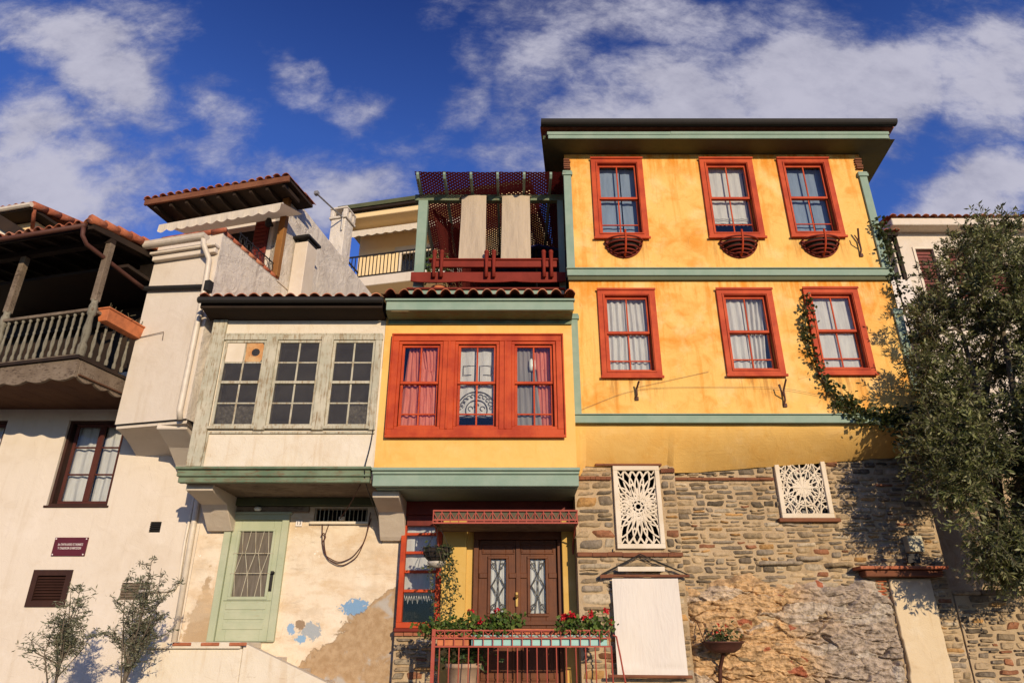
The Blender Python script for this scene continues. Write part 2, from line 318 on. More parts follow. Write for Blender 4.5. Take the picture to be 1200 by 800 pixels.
# ------------------------------------------------------------------ mesh helpers
def wmat(o):
    m = o.matrix_basis.copy(); p = o.parent
    while p: m = p.matrix_basis @ m; p = p.parent
    return m
def tag(o, label=None, cat=None, group=None, kind=None):
    if label: o['label'] = label
    if cat: o['category'] = cat
    if group: o['group'] = group
    if kind: o['kind'] = kind
    return o
def empty(name, loc, label, cat, group=None, rz=0):
    o = bpy.data.objects.new(name, None); COL.objects.link(o)
    o.location = loc; o.rotation_euler = (0, 0, rz); o.empty_display_size = .1
    return tag(o, label, cat, group)
def copy_tree(o, parent=None):
    c = o.copy(); COL.objects.link(c)
    if parent: c.parent = parent
    for ch in [x for x in bpy.data.objects if x.parent == o]: copy_tree(ch, c)
    return c
class MB:
    def __init__(s, M4=None): s.v = []; s.f = []; s.c = []; s.mi = []; s.cur = (1, 1, 1); s.M4 = M4; s.m = 0
    def add(s, vs, fs):
        n = len(s.v); s.v += [tuple(p) for p in vs]; s.c += [s.cur] * len(vs)
        s.f += [tuple(i + n for i in f) for f in fs]; s.mi += [s.m] * len(fs)
        return s
    def box(s, x0, x1, y0, y1, z0, z1):
        x0, x1 = min(x0, x1), max(x0, x1); y0, y1 = min(y0, y1), max(y0, y1); z0, z1 = min(z0, z1), max(z0, z1)
        return s.add([(x0, y0, z0), (x1, y0, z0), (x1, y1, z0), (x0, y1, z0), (x0, y0, z1), (x1, y0, z1), (x1, y1, z1), (x0, y1, z1)],
                     [(3, 2, 1, 0), (4, 5, 6, 7), (0, 1, 5, 4), (1, 2, 6, 5), (2, 3, 7, 6), (3, 0, 4, 7)])
    def quad(s, a, b, c, d): return s.add([a, b, c, d], [(0, 1, 2, 3)])
    def ring(s, x0, x1, z0, z1, wd, y0, y1, wb=None, wt=None):     # butt-jointed rectangular frame
        wb = wd if wb is None else wb; wt = wd if wt is None else wt
        s.box(x0, x1, y0, y1, z1 - wt, z1); s.box(x0, x1, y0, y1, z0, z0 + wb)
        s.box(x0, x0 + wd, y0, y1, z0 + wb, z1 - wt); s.box(x1 - wd, x1, y0, y1, z0 + wb, z1 - wt)
        return s
    def prism(s, pts, f0, f1):                                     # polygon swept between two maps 2-D -> 3-D
        n = len(pts); a = [f0(*p) for p in pts]; b = [f1(*p) for p in pts]
        return s.add(a + b, [tuple(range(n))[::-1], tuple(range(n, 2 * n))] + [(i, (i + 1) % n, n + (i + 1) % n, n + i) for i in range(n)])
    def profx(s, pts, x0, x1):                                     # (y, z) profile along x
        return s.prism(pts, lambda y, z: (x0, y, z), lambda y, z: (x1, y, z))
    def facey(s, pts, y0, y1):                                     # (x, z) outline with thickness along y
        return s.prism(pts, lambda x, z: (x, y1, z), lambda x, z: (x, y0, z))
    def tube(s, pts, r, n=8, cap=True, r1=None):
        pts = [Vector(p) for p in pts]; rings = []; k = len(pts)
        up = Vector((.123, .31, .94))
        for i, p in enumerate(pts):
            d = (pts[min(i + 1, k - 1)] - pts[max(i - 1, 0)])
            if d.length < 1e-9: d = Vector((0, 0, 1))
            d.normalize(); a = d.cross(up); a.normalize(); b = d.cross(a)
            rr = r[i] if isinstance(r, (list, tuple)) else (r if r1 is None else r + (r1 - r) * i / (k - 1))
            rings.append([p + (a * cos(2 * pi * j / n) + b * sin(2 * pi * j / n)) * rr for j in range(n)])
        vs = [q for rg in rings for q in rg]; fs = []
        for i in range(k - 1):
            for j in range(n):
                fs.append((i * n + j, i * n + (j + 1) % n, (i + 1) * n + (j + 1) % n, (i + 1) * n + j))
        if cap: fs += [tuple(range(n))[::-1], tuple(range((k - 1) * n, k * n))]
        return s.add(vs, fs)
    def bar(s, p, q, wx, wy=None):                                 # square bar
        wy = wy or wx; p = Vector(p); q = Vector(q); d = (q - p).normalized()
        up = Vector((0, 0, 1)) if abs(d.z) < .9 else Vector((0, 1, 0))
        a = d.cross(up).normalized() * wx / 2; b = d.cross(a).normalized() * wy / 2
        return s.add([p - a - b, p + a - b, p + a + b, p - a + b, q - a - b, q + a - b, q + a + b, q - a + b],
                     [(3, 2, 1, 0), (4, 5, 6, 7), (0, 1, 5, 4), (1, 2, 6, 5), (2, 3, 7, 6), (3, 0, 4, 7)])
    def lathe(s, prof, c, n=16, a0=0, a1=2 * pi, sx=1, sy=1):      # (r, z) profile about the vertical through c
        full = abs(a1 - a0 - 2 * pi) < 1e-6; m = n if full else n + 1
        vs = [(c[0] + sx * r * cos(a0 + (a1 - a0) * j / n), c[1] + sy * r * sin(a0 + (a1 - a0) * j / n), c[2] + z) for r, z in prof for j in range(m)]
        fs = []
        for i in range(len(prof) - 1):
            for j in range(n): fs.append((i * m + j, i * m + (j + 1) % m, (i + 1) * m + (j + 1) % m, (i + 1) * m + j))
        return s.add(vs, fs)
    def ribbon(s, pts, wd, y0, y1, closed=False):                  # flat strip along an (x, z) polyline
        n = len(pts); L = []; Rr = []
        for i in range(n):
            if closed: a = pts[i - 1]; b = pts[(i + 1) % n]
            else: a = pts[max(i - 1, 0)]; b = pts[min(i + 1, n - 1)]
            dx, dz = b[0] - a[0], b[1] - a[1]; l = hypot(dx, dz) or 1
            nx, nz = -dz / l * wd / 2, dx / l * wd / 2
            L.append((pts[i][0] + nx, pts[i][1] + nz)); Rr.append((pts[i][0] - nx, pts[i][1] - nz))
        vs = [(x, y0, z) for x, z in L] + [(x, y0, z) for x, z in Rr] + [(x, y1, z) for x, z in L] + [(x, y1, z) for x, z in Rr]
        fs = []
        for i in range(n if closed else n - 1):
            j = (i + 1) % n
            fs += [(i, j, n + j, n + i), (2 * n + i, 3 * n + i, 3 * n + j, 2 * n + j), (i, 2 * n + i, 2 * n + j, j), (n + i, n + j, 3 * n + j, 3 * n + i)]
        if not closed: fs += [(0, n, 3 * n, 2 * n), (n - 1, 3 * n - 1, 4 * n - 1, 2 * n - 1)]
        return s.add(vs, fs)
    def build(s, name, mat, parent=None, bev=0, smooth=False, origin=None, seg=1):
        me = bpy.data.meshes.new(name); vs = s.v
        if s.M4 is not None: vs = [tuple(s.M4 @ Vector(p)) for p in vs]
        if parent is not None:
            inv = wmat(parent).inverted(); vs = [tuple(inv @ Vector(p)) for p in vs]
        elif origin is not None:
            vs = [(p[0] - origin[0], p[1] - origin[1], p[2] - origin[2]) for p in vs]
        me.from_pydata(vs, [], s.f)
        for mm in (mat if isinstance(mat, (list, tuple)) else [mat]): me.materials.append(M[mm] if isinstance(mm, str) else mm)
        if any(s.mi): me.polygons.foreach_set('material_index', s.mi)
        a = me.color_attributes.new('col', 'FLOAT_COLOR', 'POINT')
        a.data.foreach_set('color', [q for c in s.c for q in (*c, 1)])
        if smooth: me.polygons.foreach_set('use_smooth', [True] * len(me.polygons))
        me.update()
        o = bpy.data.objects.new(name, me); COL.objects.link(o)
        if parent is not None: o.parent = parent
        elif origin is not None: o.location = origin
        if bev:
            b = o.modifiers.new('edge', 'BEVEL'); b.width = bev; b.segments = seg; b.limit_method = 'ANGLE'; b.angle_limit = radians(50)
        return o
def holed(mb, x0, x1, z0, z1, y, holes, depth, grid=None):         # wall face with openings and their reveals
    xs = sorted({x0, x1, *[q for h in holes for q in h[:2]]}); zs = sorted({z0, z1, *[q for h in holes for q in h[2:4]]})
    xs = [q for q in xs if x0 <= q <= x1]; zs = [q for q in zs if z0 <= q <= z1]
    for i in range(len(xs) - 1):
        for j in range(len(zs) - 1):
            cx = (xs[i] + xs[i + 1]) / 2; cz = (zs[j] + zs[j + 1]) / 2
            if any(h[0] < cx < h[1] and h[2] < cz < h[3] for h in holes): continue
            mb.quad((xs[i], y, zs[j]), (xs[i + 1], y, zs[j]), (xs[i + 1], y, zs[j + 1]), (xs[i], y, zs[j + 1]))
    for h in holes:
        a, b, c, d = h[:4]
        mb.quad((a, y, c), (a, y, d), (a, y + depth, d), (a, y + depth, c)); mb.quad((b, y, d), (b, y, c), (b, y + depth, c), (b, y + depth, d))
        mb.quad((a, y, c), (a, y + depth, c), (b, y + depth, c), (b, y, c)); mb.quad((a, y, d), (b, y, d), (b, y + depth, d), (a, y + depth, d))
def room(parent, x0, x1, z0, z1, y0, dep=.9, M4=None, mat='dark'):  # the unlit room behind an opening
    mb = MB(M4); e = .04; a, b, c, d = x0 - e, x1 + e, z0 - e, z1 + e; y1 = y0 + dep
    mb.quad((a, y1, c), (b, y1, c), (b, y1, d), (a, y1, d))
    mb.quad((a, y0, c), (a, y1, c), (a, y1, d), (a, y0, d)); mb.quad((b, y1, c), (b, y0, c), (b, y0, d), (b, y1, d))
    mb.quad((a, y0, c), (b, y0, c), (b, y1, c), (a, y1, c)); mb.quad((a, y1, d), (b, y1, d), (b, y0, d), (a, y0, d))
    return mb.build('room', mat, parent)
def curtain(parent, x0, x1, z0, z1, y, mat, folds=6, amp=.02, seed=0, shape=None, M4=None, n=44, k=16):
    mb = MB(M4); vs = []; rr = random.Random(seed); ph = rr.random() * 6
    for j in range(k + 1):
        t = j / k; z = z1 + (z0 - z1) * t
        for i in range(n + 1):
            s_ = i / n; xx = x0 + (x1 - x0) * s_
            if shape:
                a, b = shape(t); xx = x0 + (x1 - x0) * (a + (b - a) * s_)
            yy_ = y + amp * sin(ph + folds * 2 * pi * s_ + .6 * sin(3 * t + ph)) + amp * .5 * noise.noise((xx * 9, z * 3, seed))
            vs.append((xx, yy_, z))
    mb.add(vs, [(j * (n + 1) + i, (j + 1) * (n + 1) + i, (j + 1) * (n + 1) + i + 1, j * (n + 1) + i + 1) for j in range(k) for i in range(n)])
    return mb.build('curtain', mat, parent, smooth=True)
def leafset(mb, pts, size, cols, rng, aspect=.32, droop=0.0, outward=None, jit=.35):
    for p in pts:
        d = Vector((rng.gauss(0, 1), rng.gauss(0, 1), rng.gauss(0, .7) - droop))
        if outward is not None: d += (Vector(p) - Vector(outward)).normalized() * 1.2
        if d.length < .01: continue
        d.normalize(); a = d.cross(Vector((rng.gauss(0, 1), rng.gauss(0, 1), rng.gauss(0, 1))))
        if a.length < .01: continue
        a.normalize(); nrm = d.cross(a)
        L = size * rng.uniform(1 - jit, 1 + jit); wd = L * aspect
        p = Vector(p); c = rng.choice(cols); v = rng.uniform(.75, 1.25); mb.cur = (c[0] * v, c[1] * v, c[2] * v)
        mb.add([p, p + d * L * .5 + a * wd * .5 + nrm * L * .06, p + d * L, p + d * L * .5 - a * wd * .5 + nrm * L * .06], [(0, 1, 2, 3)])
def tiles(x0, x1, ylo, zlo, yhi, zhi, M4=None, pitch=.2, rise=.055, rows=None, seed=1, thick=.016, top=None):
    """barrel-tile roof: corrugated courses, each course lapped over the one below; eave at (ylo, zlo)"""
    mb = MB(M4); rr = random.Random(seed); L = hypot(yhi - ylo, zhi - zlo); rows = rows or max(1, int(L / .36))
    n = max(1, int(round((x1 - x0) / pitch))); pitch = (x1 - x0) / n; dy, dz = (yhi - ylo) / L, (zhi - zlo) / L
    prof = []
    for k in range(9):
        t = k / 8; prof.append((t, abs(sin(pi * t)) ** .8))
    low = [(-.30, 0.06), (-.15, .0), (0, .06)]
    for r in range(rows):
        s0 = L * r / rows - (.05 if r else 0); s1 = L * (r + 1) / rows
        for i in range(n):
            c = rr.choice([(.42, .13, .06), (.36, .105, .05), (.48, .18, .09), (.30, .09, .045), (.40, .16, .09)]); v = rr.uniform(.8, 1.15)
            mb.cur = tuple(q * v for q in c); xb = x0 + i * pitch; jz = rr.uniform(-.006, .006); js = rr.uniform(-.02, .02)
            vs = []
            for (s_, lift) in ((s0 + js, .022), (s1, 0.0)):
                for th in (0, -thick):
                    for t, h in prof:
                        x = xb + pitch * (.12 + .76 * t); hh = h * rise + lift + th + jz
                        vs.append((x, ylo + dy * s_ - dz * hh * 0, zlo + dz * s_ + hh))
            m_ = 9; fs = []
            for k in range(8):
                fs += [(k, k + 1, 2 * m_ + k + 1, 2 * m_ + k), (m_ + k, 3 * m_ + k, 3 * m_ + k + 1, m_ + k + 1), (k, m_ + k, m_ + k + 1, k + 1)]
            fs += [(0, 2 * m_, 3 * m_, m_), (8, m_ + 8, 3 * m_ + 8, 2 * m_ + 8)]
            mb.add(vs, fs)
            mb.cur = tuple(q * v * .8 for q in c); xc = xb                      # the pan between two covers
            vs = []
            for s_ in (s0 + .03, s1):
                for k in range(5):
                    t = k / 4; vs.append((xc - pitch * .2 + pitch * .4 * t, ylo + dy * s_, zlo + dz * s_ + .012 - .018 * sin(pi * t) + .01 * (s_ == s0 + .03)))
            mb.add(vs, [(k, k + 1, 5 + k + 1, 5 + k) for k in range(4)])
    return mb
def text(body, size, loc, rot, parent, mat, name='lettering', ext=.002, align='CENTER', sx=1.0):
    cu = bpy.data.curves.new('t', 'FONT'); cu.body = body; cu.size = size; cu.extrude = ext; cu.align_x = align; cu.align_y = 'CENTER'
    to = bpy.data.objects.new('t', cu); COL.objects.link(to)
    dg = bpy.context.evaluated_depsgraph_get(); me = bpy.data.meshes.new_from_object(to.evaluated_get(dg))
    bpy.data.objects.remove(to)
    T = wmat(parent).inverted() @ Matrix.Translation(loc) @ rot.to_4x4() @ Matrix.Diagonal((sx, 1, 1, 1))
    me.transform(T); me.materials.clear(); me.materials.append(M[mat])
    o = bpy.data.objects.new(name, me); COL.objects.link(o); o.parent = parent
    return o
UPR = Matrix.Rotation(radians(90), 3, 'X')

# ================================================================== ground
mb = MB(); mb.quad((-400, -400, 0), (400, -400, 0), (400, 15.9, 0), (-400, 15.9, 0))
tag(mb.build('street', 'paving'), kind='structure')
mb = MB(); N = 24
for i in range(N + 1):
    for j in range(N + 1):
        x = -90 + 180 * i / N; y = 15.9 + 75 * (j / N); z = max(0, (y - 16) * .30 + .9 * noise.noise((x * .1, y * .1, 1)) * min(1, (y - 15.9) / 6))
        mb.v.append((x, y, z)); mb.c.append((1, 1, 1))
for i in range(N):
    for j in range(N):
        a = i * (N + 1) + j; mb.f.append((a, a + N + 1, a + N + 2, a + 1)); mb.mi.append(0)
tag(mb.build('hillside', 'earth', smooth=True), kind='structure')

# ================================================================== tall ochre house
YF = 11.0                                   # upper façade plane
HX0, HX1 = 1.045, 6.96
tall = empty('tall_house', (4, 11.4, 0), 'tall ochre yellow house with six red sash windows above a rubble stone ground floor', 'house')
zT, zB1, zB2 = 10.60, 7.86, 5.06            # wall top, upper string course, lower string course
SK = tan(radians(6.5))                      # the side walls run back a little to the right
def sash_window(parent, x0, x1, z0, z1, Y, curt, seed, label=None, casing=.125, proud=.05):
    """sliding sash window in a stepped casing; wall opening is x0+.06..x1-.06"""
    mb = MB()
    mb.ring(x0, x1, z0, z1, casing, Y - proud, Y + .03, wb=.13, wt=.13)
    a, b, c, d = x0 + casing, x1 - casing, z0 + .13, z1 - .13
    mb.ring(x0 - .012, x1 + .012, z1 - .028, z1 + .012, .02, Y - proud - .022, Y - proud - .003, wb=.012, wt=.026)   # cap bead
    mb.ring(a - .035, b + .035, c - .035, d + .035, .022, Y - proud - .014, Y - proud + .002)                          # inner bead
    mb.box(x0 - .02, x1 + .02, Y - proud - .03, Y - proud + .004, z0 - .012, z0 + .03)
    win = mb.build('window', 'red', parent, bev=.006)
    zm = c + (d - c) * .505; e = .045
    mb = MB(); y0, y1 = Y + .015, Y + .05                                     # upper sash stands forward
    mb.ring(a, b, zm - .015, d, e, y0, y1, wb=.05, wt=.05); xm = (a + b) / 2
    mb.box(xm - .013, xm + .013, y0 + .006, y1 - .006, zm + .035, d - .05)
    mb.build('sash', 'red', win, bev=.004)
    mb = MB(); y2, y3 = Y + .053, Y + .088
    mb.ring(a, b, c, zm + .02, e, y2, y3, wb=.055, wt=.035)
    zl = c + .055 + (zm - c) * .22
    mb.box(a + e, b - e, y2 + .006, y3 - .006, zl - .012, zl + .012)
    mb.box(xm - .013, xm + .013, y2 + .007, y3 - .007, zl + .012, zm - .015); mb.box(xm - .013, xm + .013, y2 + .007, y3 - .007, c + .055, zl - .012)
    mb.build('sash', 'red', win, bev=.004)
    mb = MB(); mb.quad((a + e, y0 + .018, zm + .02), (b - e, y0 + .018, zm + .02), (b - e, y0 + .018, d - .04), (a + e, y0 + .018, d - .04))
    mb.quad((a + e, y2 + .018, c + .03), (b - e, y2 + .018, c + .03), (b - e, y2 + .018, zm), (a + e, y2 + .018, zm))
    mb.build('pane', 'glass', win)
    curt(win, a, b, c, d, Y + .16, seed)
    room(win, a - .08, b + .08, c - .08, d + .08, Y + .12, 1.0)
    if label: win['label'] = label
    return win
def c_net(win, a, b, c, d, y, s):                                            # two blue-white nets with a gap
    curtain(win, a - .05, a + (b - a) * .58, c - .05, d + .03, y, 'curtb', 2, .005, s); curtain(win, a + (b - a) * .62, b + .05, c - .05, d + .03, y + .02, 'curtb', 2, .005, s + 1)
def c_lace(win, a, b, c, d, y, s):                                            # short café curtain with scalloped lace hem
    o = curtain(win, a + .02, b - .05, c + (d - c) * .2, d + .02, y, 'curtw', 4, .006, s)
    mb = MB(); zl = c + (d - c) * .2; n = 9
    for i in range(n):
        xa = a + .02 + (b - a - .07) * (i + .5) / n; pts = [(xa + .042 * cos(t * pi / 8), zl + .004 - .05 * sin(t * pi / 8)) for t in range(9)]
        mb.ribbon(pts, .012, y - .004, y + .004)
    for zz in (.06, .1): mb.box(a + .03, b - .06, y - .022, y - .018, zl + zz, zl + zz + .012)
    mb.build('lace_hem', 'curtw', win)
def c_drawn(win, a, b, c, d, y, s):                                           # white pair gathered to the sides
    y -= .05
    curtain(win, a - .04, (a + b) / 2 + .05, c - .03, d + .02, y, 'curtw', 4, .02, s, lambda t: (0.10 - .08 * t, 1.0 - .04 * t)); curtain(win, (a + b) / 2 - .02, b + .03, c - .03, d + .02, y + .02, 'curtw', 4, .02, s + 3, lambda t: (.0, .88 + .12 * t))
def c_swept(win, a, b, c, d, y, s):
    y -= .05
    curtain(win, a - .04, (a + b) / 2 + .02, c - .03, d + .02, y, 'curtw', 3, .015, s, lambda t: (0, 1.0 - .12 * t)); curtain(win, (a + b) / 2 + .02, b + .03, c - .03, d + .02, y + .02, 'curtw', 4, .03, s + 3, lambda t: (.0 - .1 * t, .92 - .32 * t))
def c_full(win, a, b, c, d, y, s):
    y -= .05; curtain(win, a - .05, b + .05, c - .05, d + .03, y, 'curtw', 4, .005, s)

WIN = [(1.567, 2.59, 8.60, 10.48, c_net), (3.73, 4.78, 8.61, 10.48, c_lace), (5.28, 6.30, 8.63, 10.48, c_net),
       (1.55, 2.59, 5.80, 7.52, c_drawn), (3.71, 4.72, 5.83, 7.53, c_swept), (5.29, 6.28, 5.85, 7.55, c_full)]
mb = MB(); holed(mb, HX0, HX1, zB2 + .005, zT, YF, [(a + .07, b - .07, c + .08, d - .08) for a, b, c, d, _ in WIN], .35)
LY = 15.5; sk = (LY - YF) * SK
mb.quad((HX0, YF, zB2 + .005), (HX0, YF, zT), (HX0 + sk, LY, zT), (HX0 + sk, LY, zB2 + .005))
mb.quad((HX1, YF, zB2 + .005), (HX1 + sk, LY, zB2 + .005), (HX1 + sk, LY, zT), (HX1, YF, zT))
mb.quad((HX0 + sk, LY, 0), (HX0 + sk, LY, zT), (HX1 + sk, LY, zT), (HX1 + sk, LY, 0))
mb.quad((HX0, YF, zT), (HX1, YF, zT), (HX1 + sk, LY, zT), (HX0 + sk, LY, zT))
mb.build('wall', 'yellow', tall)
for i, (a, b, c, d, f) in enumerate(WIN): sash_window(tall, a, b, c, d, YF, f, 10 * i)
# string courses, corner boards
for (z, nm) in ((zB1, 0), (zB2, 1)):
    mb = MB(); x1 = HX1 + .03 if nm == 0 else HX1 - .02
    mb.box(HX0 - .035, x1 + .02, YF - .085, YF - .0, z - .075, z + .055); mb.box(HX0 - .05, x1 + .035, YF - .115, YF - .0, z + .057, z + .078)
    mb.build('string_course', 'teal', tall, bev=.006)
    if nm == 0:
        mb = MB(); mb.box(HX0 - .02, HX1 + .02, YF - .055, YF - .002, z - .155, z - .077); mb.build('fascia_board', 'olivegreen', tall, bev=.004)
for (x, za, zb) in ((HX0 + .045, zB1 + .08, 10.15), (HX1 - .045, zB1 + .08, 10.12), (HX0 + .05, zB2 + .08, 7.0), (HX1 - .045, zB2 + .5, 7.1)):
    mb = MB(); mb.box(x - .075, x + .075, YF - .045, YF - .002, za, zb); mb.box(x - .1, x + .1, YF - .07, YF - .002, zb - .09, zb - .02); mb.box(x - .09, x + .09, YF - .06, YF - .002, zb - .018, zb + .02)
    mb.build('corner_board', 'tealz', tall, bev=.005)
# little rotten capital ends at the top of the corner boards
for x in (HX0 + .05, HX1 - .06):
    mb = MB()
    for k in range(5): mb.box(x - .07 + .012 * R.random(), x + .07 - .02 * R.random(), YF - .035 - .02 * R.random(), YF - .002, 10.22 + k * .055, 10.255 + k * .055)
    mb.build('bare_lath', 'beam', tall)
# eaves: soffit, frieze board, gutter, hip roof
EX0, EX1, EY = .585, 7.47, 10.56
def sx(y): return (y - EY) * SK
mb = MB(); zs = 10.605
mb.quad((EX0, EY, zs + .01), (HX0, YF - .001, zs), (HX1, YF - .001, zs), (EX1, EY, zs + .01))
mb.quad((EX0, EY, zs + .01), (EX0 + sx(LY), LY, zs + .01), (HX0 + sk, LY, zs), (HX0, YF - .001, zs))
mb.quad((EX1, EY, zs + .01), (HX1, YF - .001, zs), (HX1 + sk, LY, zs), (EX1 + sx(LY), LY, zs + .01))
mb.build('soffit', 'olivegreen', tall)
mb = MB(); mb.box(HX0 - .01, HX1 + .01, YF - .03, YF - .002, zT - .0, zs - .002); mb.build('wall_plate', 'olivegreen', tall)
mb = MB(); mb.box(EX0 + .12, EX1 - .12, EY - .02, EY + .03, zs + .015, zs + .17)
mb.box(EX0 + .1, 3.1, EY - .034, EY - .022, zs + .1, zs + .172); mb.box(3.1, EX1 - .1, EY - .034, EY - .022, zs + .106, zs + .178)
mb.build('eave_board', 'teal', tall, bev=.006)
mb = MB()
mb.bar((EX0 + .05, EY + .1, zs + .12), (EX0 + .05 + sx(LY), LY, zs + .12), .05, .15); mb.bar((EX1 - .05, EY + .1, zs + .12), (EX1 - .05 + sx(LY), LY, zs + .12), .05, .15)
mb.build('verge_board', 'olivegreen', tall)
mb = MB(); gp = [(EY - .03 - .085 + .085 * cos(t), zs + .33 + .085 * sin(t)) for t in [pi + pi * k / 8 for k in range(9)]] + [(EY - .03, zs + .35), (EY - .2, zs + .35)]
mb.profx(gp, EX0 - .02, EX1 + .02)
mb.build('gutter', 'gutter', tall)
mb = MB(); ax0, ax1, zr = EX0 - .03, EX1 + .03, zs + .31; yb = LY + .3; xm0, xm1, ym = 3.4, 5.6, 13.2
P = [(ax0, EY - .02, zr), (ax1, EY - .02, zr), (ax1 + sx(yb), yb, zr), (ax0 + sx(yb), yb, zr), (xm0, ym, zr + .9), (xm1, ym, zr + .9)]
mb.cur = (.38, .12, .06); mb.add(P, [(0, 1, 5, 4), (1, 2, 5), (2, 3, 4, 5), (3, 0, 4), (3, 2, 1, 0)])
mb.add([(x, y, z - .03) for x, y, z in P[:4]], [(0, 1, 2, 3)][::-1])
for i in range(4):
    a, b = Vector(P[i]), Vector(P[(i + 1) % 4]); mb.quad(a, b, b - Vector((0, 0, .03)), a - Vector((0, 0, .03)))
roof = mb.build('roof', 'tile', tall)
mb = MB(); mb.cur = (.2, .06, .04)
for a, b in ((P[0], P[4]), (P[1], P[5])): mb.tube([Vector(a) + Vector((.12 if a[0] < 3 else -.12, .12, .0)), Vector(b)], .11, 10)
mb.build('hip_tile', 'tile', roof)
# plaster cove down to the masonry
mb = MB(); nx = 60; nz = 14; vs = []
def cove_bot(x):
    if x < 1.2: zb = 4.20
    elif x < 2.72: zb = 4.36 + .02 * noise.noise((x * 3, 0, 0))
    else: zb = 4.27 + (x - 2.72) * .075 + .015 * noise.noise((x * 3, 1, 0))
    return zb
def wy(x): return 11.38 if x < 2.72 else 11.58
for j in range(nz + 1):
    t = j / nz
    for i in range(nx + 1):
        x = HX0 + (HX1 - HX0) * i / nx; zb = cove_bot(x); q_ = max(0, min(1, (x - 2.3) / .9)); d = .38 + .18 * q_ * q_ * (3 - 2 * q_)
        z = zB2 - .07 + (zb - zB2 + .07) * t; y = YF + .02 + (d - .02) * (t ** 1.5)
        vs.append((x, y + .012 * noise.noise((x * 2, z * 2, 5)), z))
mb.add(vs, [(j * (nx + 1) + i, (j + 1) * (nx + 1) + i, (j + 1) * (nx + 1) + i + 1, j * (nx + 1) + i + 1) for j in range(nz) for i in range(nx)])
mb.quad((HX0, YF + .02, zB2), (HX0, YF + .02, 4.2), (HX0, 12.2, 4.2), (HX0, 12.2, zB2)); mb.quad((HX1, YF + .02, zB2), (HX1, 12.2, zB2), (HX1, 12.2, 4.56), (HX1, YF + .02, 4.56))
mb.build('cove', 'yellow2', tall)
# flower cradles under the top windows stay with their windows' names: things of their own further down

# ---- rubble masonry: mortar bed, individual stones, crumbling rock below
OPEN = [(1.69, 2.47, 3.02, 4.36), (4.50, 5.36, 3.53, 4.56)]
def rocky(x, z):                                               # 0..1 how far the face has crumbled
    e = max(abs(x - 4.35 + .22 * noise.noise((z * 2.2, 1, 5))) / 1.72, 0); f = (2.58 + .30 * noise.noise((x * 1.5, 3, 1)) + .12 * noise.noise((x * 5, z * 5, 1)) - z) / .35
    return max(0, min(1, f)) * max(0, min(1, (1.0 - e) / .22)) if z < 2.75 else 0
mb = MB(); mb.cur = (.5, .4, .28); st = .045
def bedgrid(x0, x1, z0, z1, y):
    nx_, nz_ = int((x1 - x0) / st), int((z1 - z0) / st); vs = []
    for j in range(nz_ + 1):
        for i in range(nx_ + 1):
            x = x0 + (x1 - x0) * i / nx_; z = z0 + (z1 - z0) * j / nz_
            vs.append((x, y + .008 * noise.noise((x * 7, z * 7, 2)), z))
    fs = []
    for j in range(nz_):
        for i in range(nx_):
            cx = x0 + (x1 - x0) * (i + .5) / nx_; cz = z0 + (z1 - z0) * (j + .5) / nz_
            if any(h[0] + .03 < cx < h[1] - .03 and h[2] + .03 < cz < h[3] - .03 for h in OPEN): continue
            fs.append((j * (nx_ + 1) + i, j * (nx_ + 1) + i + 1, (j + 1) * (nx_ + 1) + i + 1, (j + 1) * (nx_ + 1) + i))
    mb.add(vs, fs)
bedgrid(HX0, 2.735, .0, 4.42, 11.40); bedgrid(2.72, 7.03, 0, 4.62, 11.60)
mb.quad((2.735, 11.40, 0), (2.735, 11.62, 0), (2.735, 11.62, 4.42), (2.735, 11.40, 4.42)); mb.quad((HX0, 11.40, 0), (HX0, 11.40, 4.42), (HX0, 12.4, 4.42), (HX0, 12.4, 0))
mb.quad((7.03, 11.6, 0), (7.5, 15.4, 0), (7.5, 15.4, 4.62), (7.03, 11.6, 4.62))
STN = mb
SC = [((.37, .275, .165), 5), ((.28, .21, .13), 5), ((.42, .31, .18), 4), ((.21, .165, .115), 4), ((.29, .235, .17), 4), ((.46, .26, .095), 1.6), ((.28, .12, .06), 1.3), ((.43, .35, .24), 3), ((.14, .11, .075), 2.5)]
def pickc(rng):
    t = rng.random() * sum(w_ for _, w_ in SC)
    for c, w_ in SC:
        t -= w_
        if t <= 0: break
    v = rng.uniform(.68, 1.25); return tuple(q * v for q in c)
def stone(mb, x0, x1, z0, z1, y, dep, rng, hard=True):
    nx_, nz_ = 7, 5; vs = []; sd = rng.random() * 99; w_, h_ = x1 - x0, z1 - z0; ty = rng.gauss(0, .05); tz = rng.gauss(0, .10); dome = rng.uniform(.1, .7)
    sk_ = rng.gauss(0, .22) * h_; sh = rng.uniform(2.6, 11)
    for j in range(nz_ + 1):
        for i in range(nx_ + 1):
            a, b = i / nx_ * 2 - 1, j / nz_ * 2 - 1
            a2 = a * sqrt(max(0, 1 - b * b / sh)); b2 = b * sqrt(max(0, 1 - a * a / sh))
            x = (x0 + x1) / 2 + a2 * w_ / 2 + sk_ * b * .6; z = (z0 + z1) / 2 + b2 * h_ / 2
            nn = Vector((x * 9 + sd, z * 11, sd)); x += .020 * noise.noise(nn); z += .016 * noise.noise(nn + Vector((5, 5, 5)))
            edge = max(abs(a), abs(b)); f = 1 if edge < .99 else 0
            yy_ = y - dep * f * (1 - .2 * dome * (a * a + b * b) / 2) + (1 - f) * .03 + f * (.012 * noise.noise(Vector((x * 9, z * 13, sd))) + .007 * noise.noise(Vector((x * 28, z * 34, sd))) + ty * a * w_ * .3 + tz * b * h_ * .4)
            vs.append((x, yy_, z))
    mb.add(vs, [(j * (nx_ + 1) + i, j * (nx_ + 1) + i + 1, (j + 1) * (nx_ + 1) + i + 1, (j + 1) * (nx_ + 1) + i) for j in range(nz_) for i in range(nx_)])
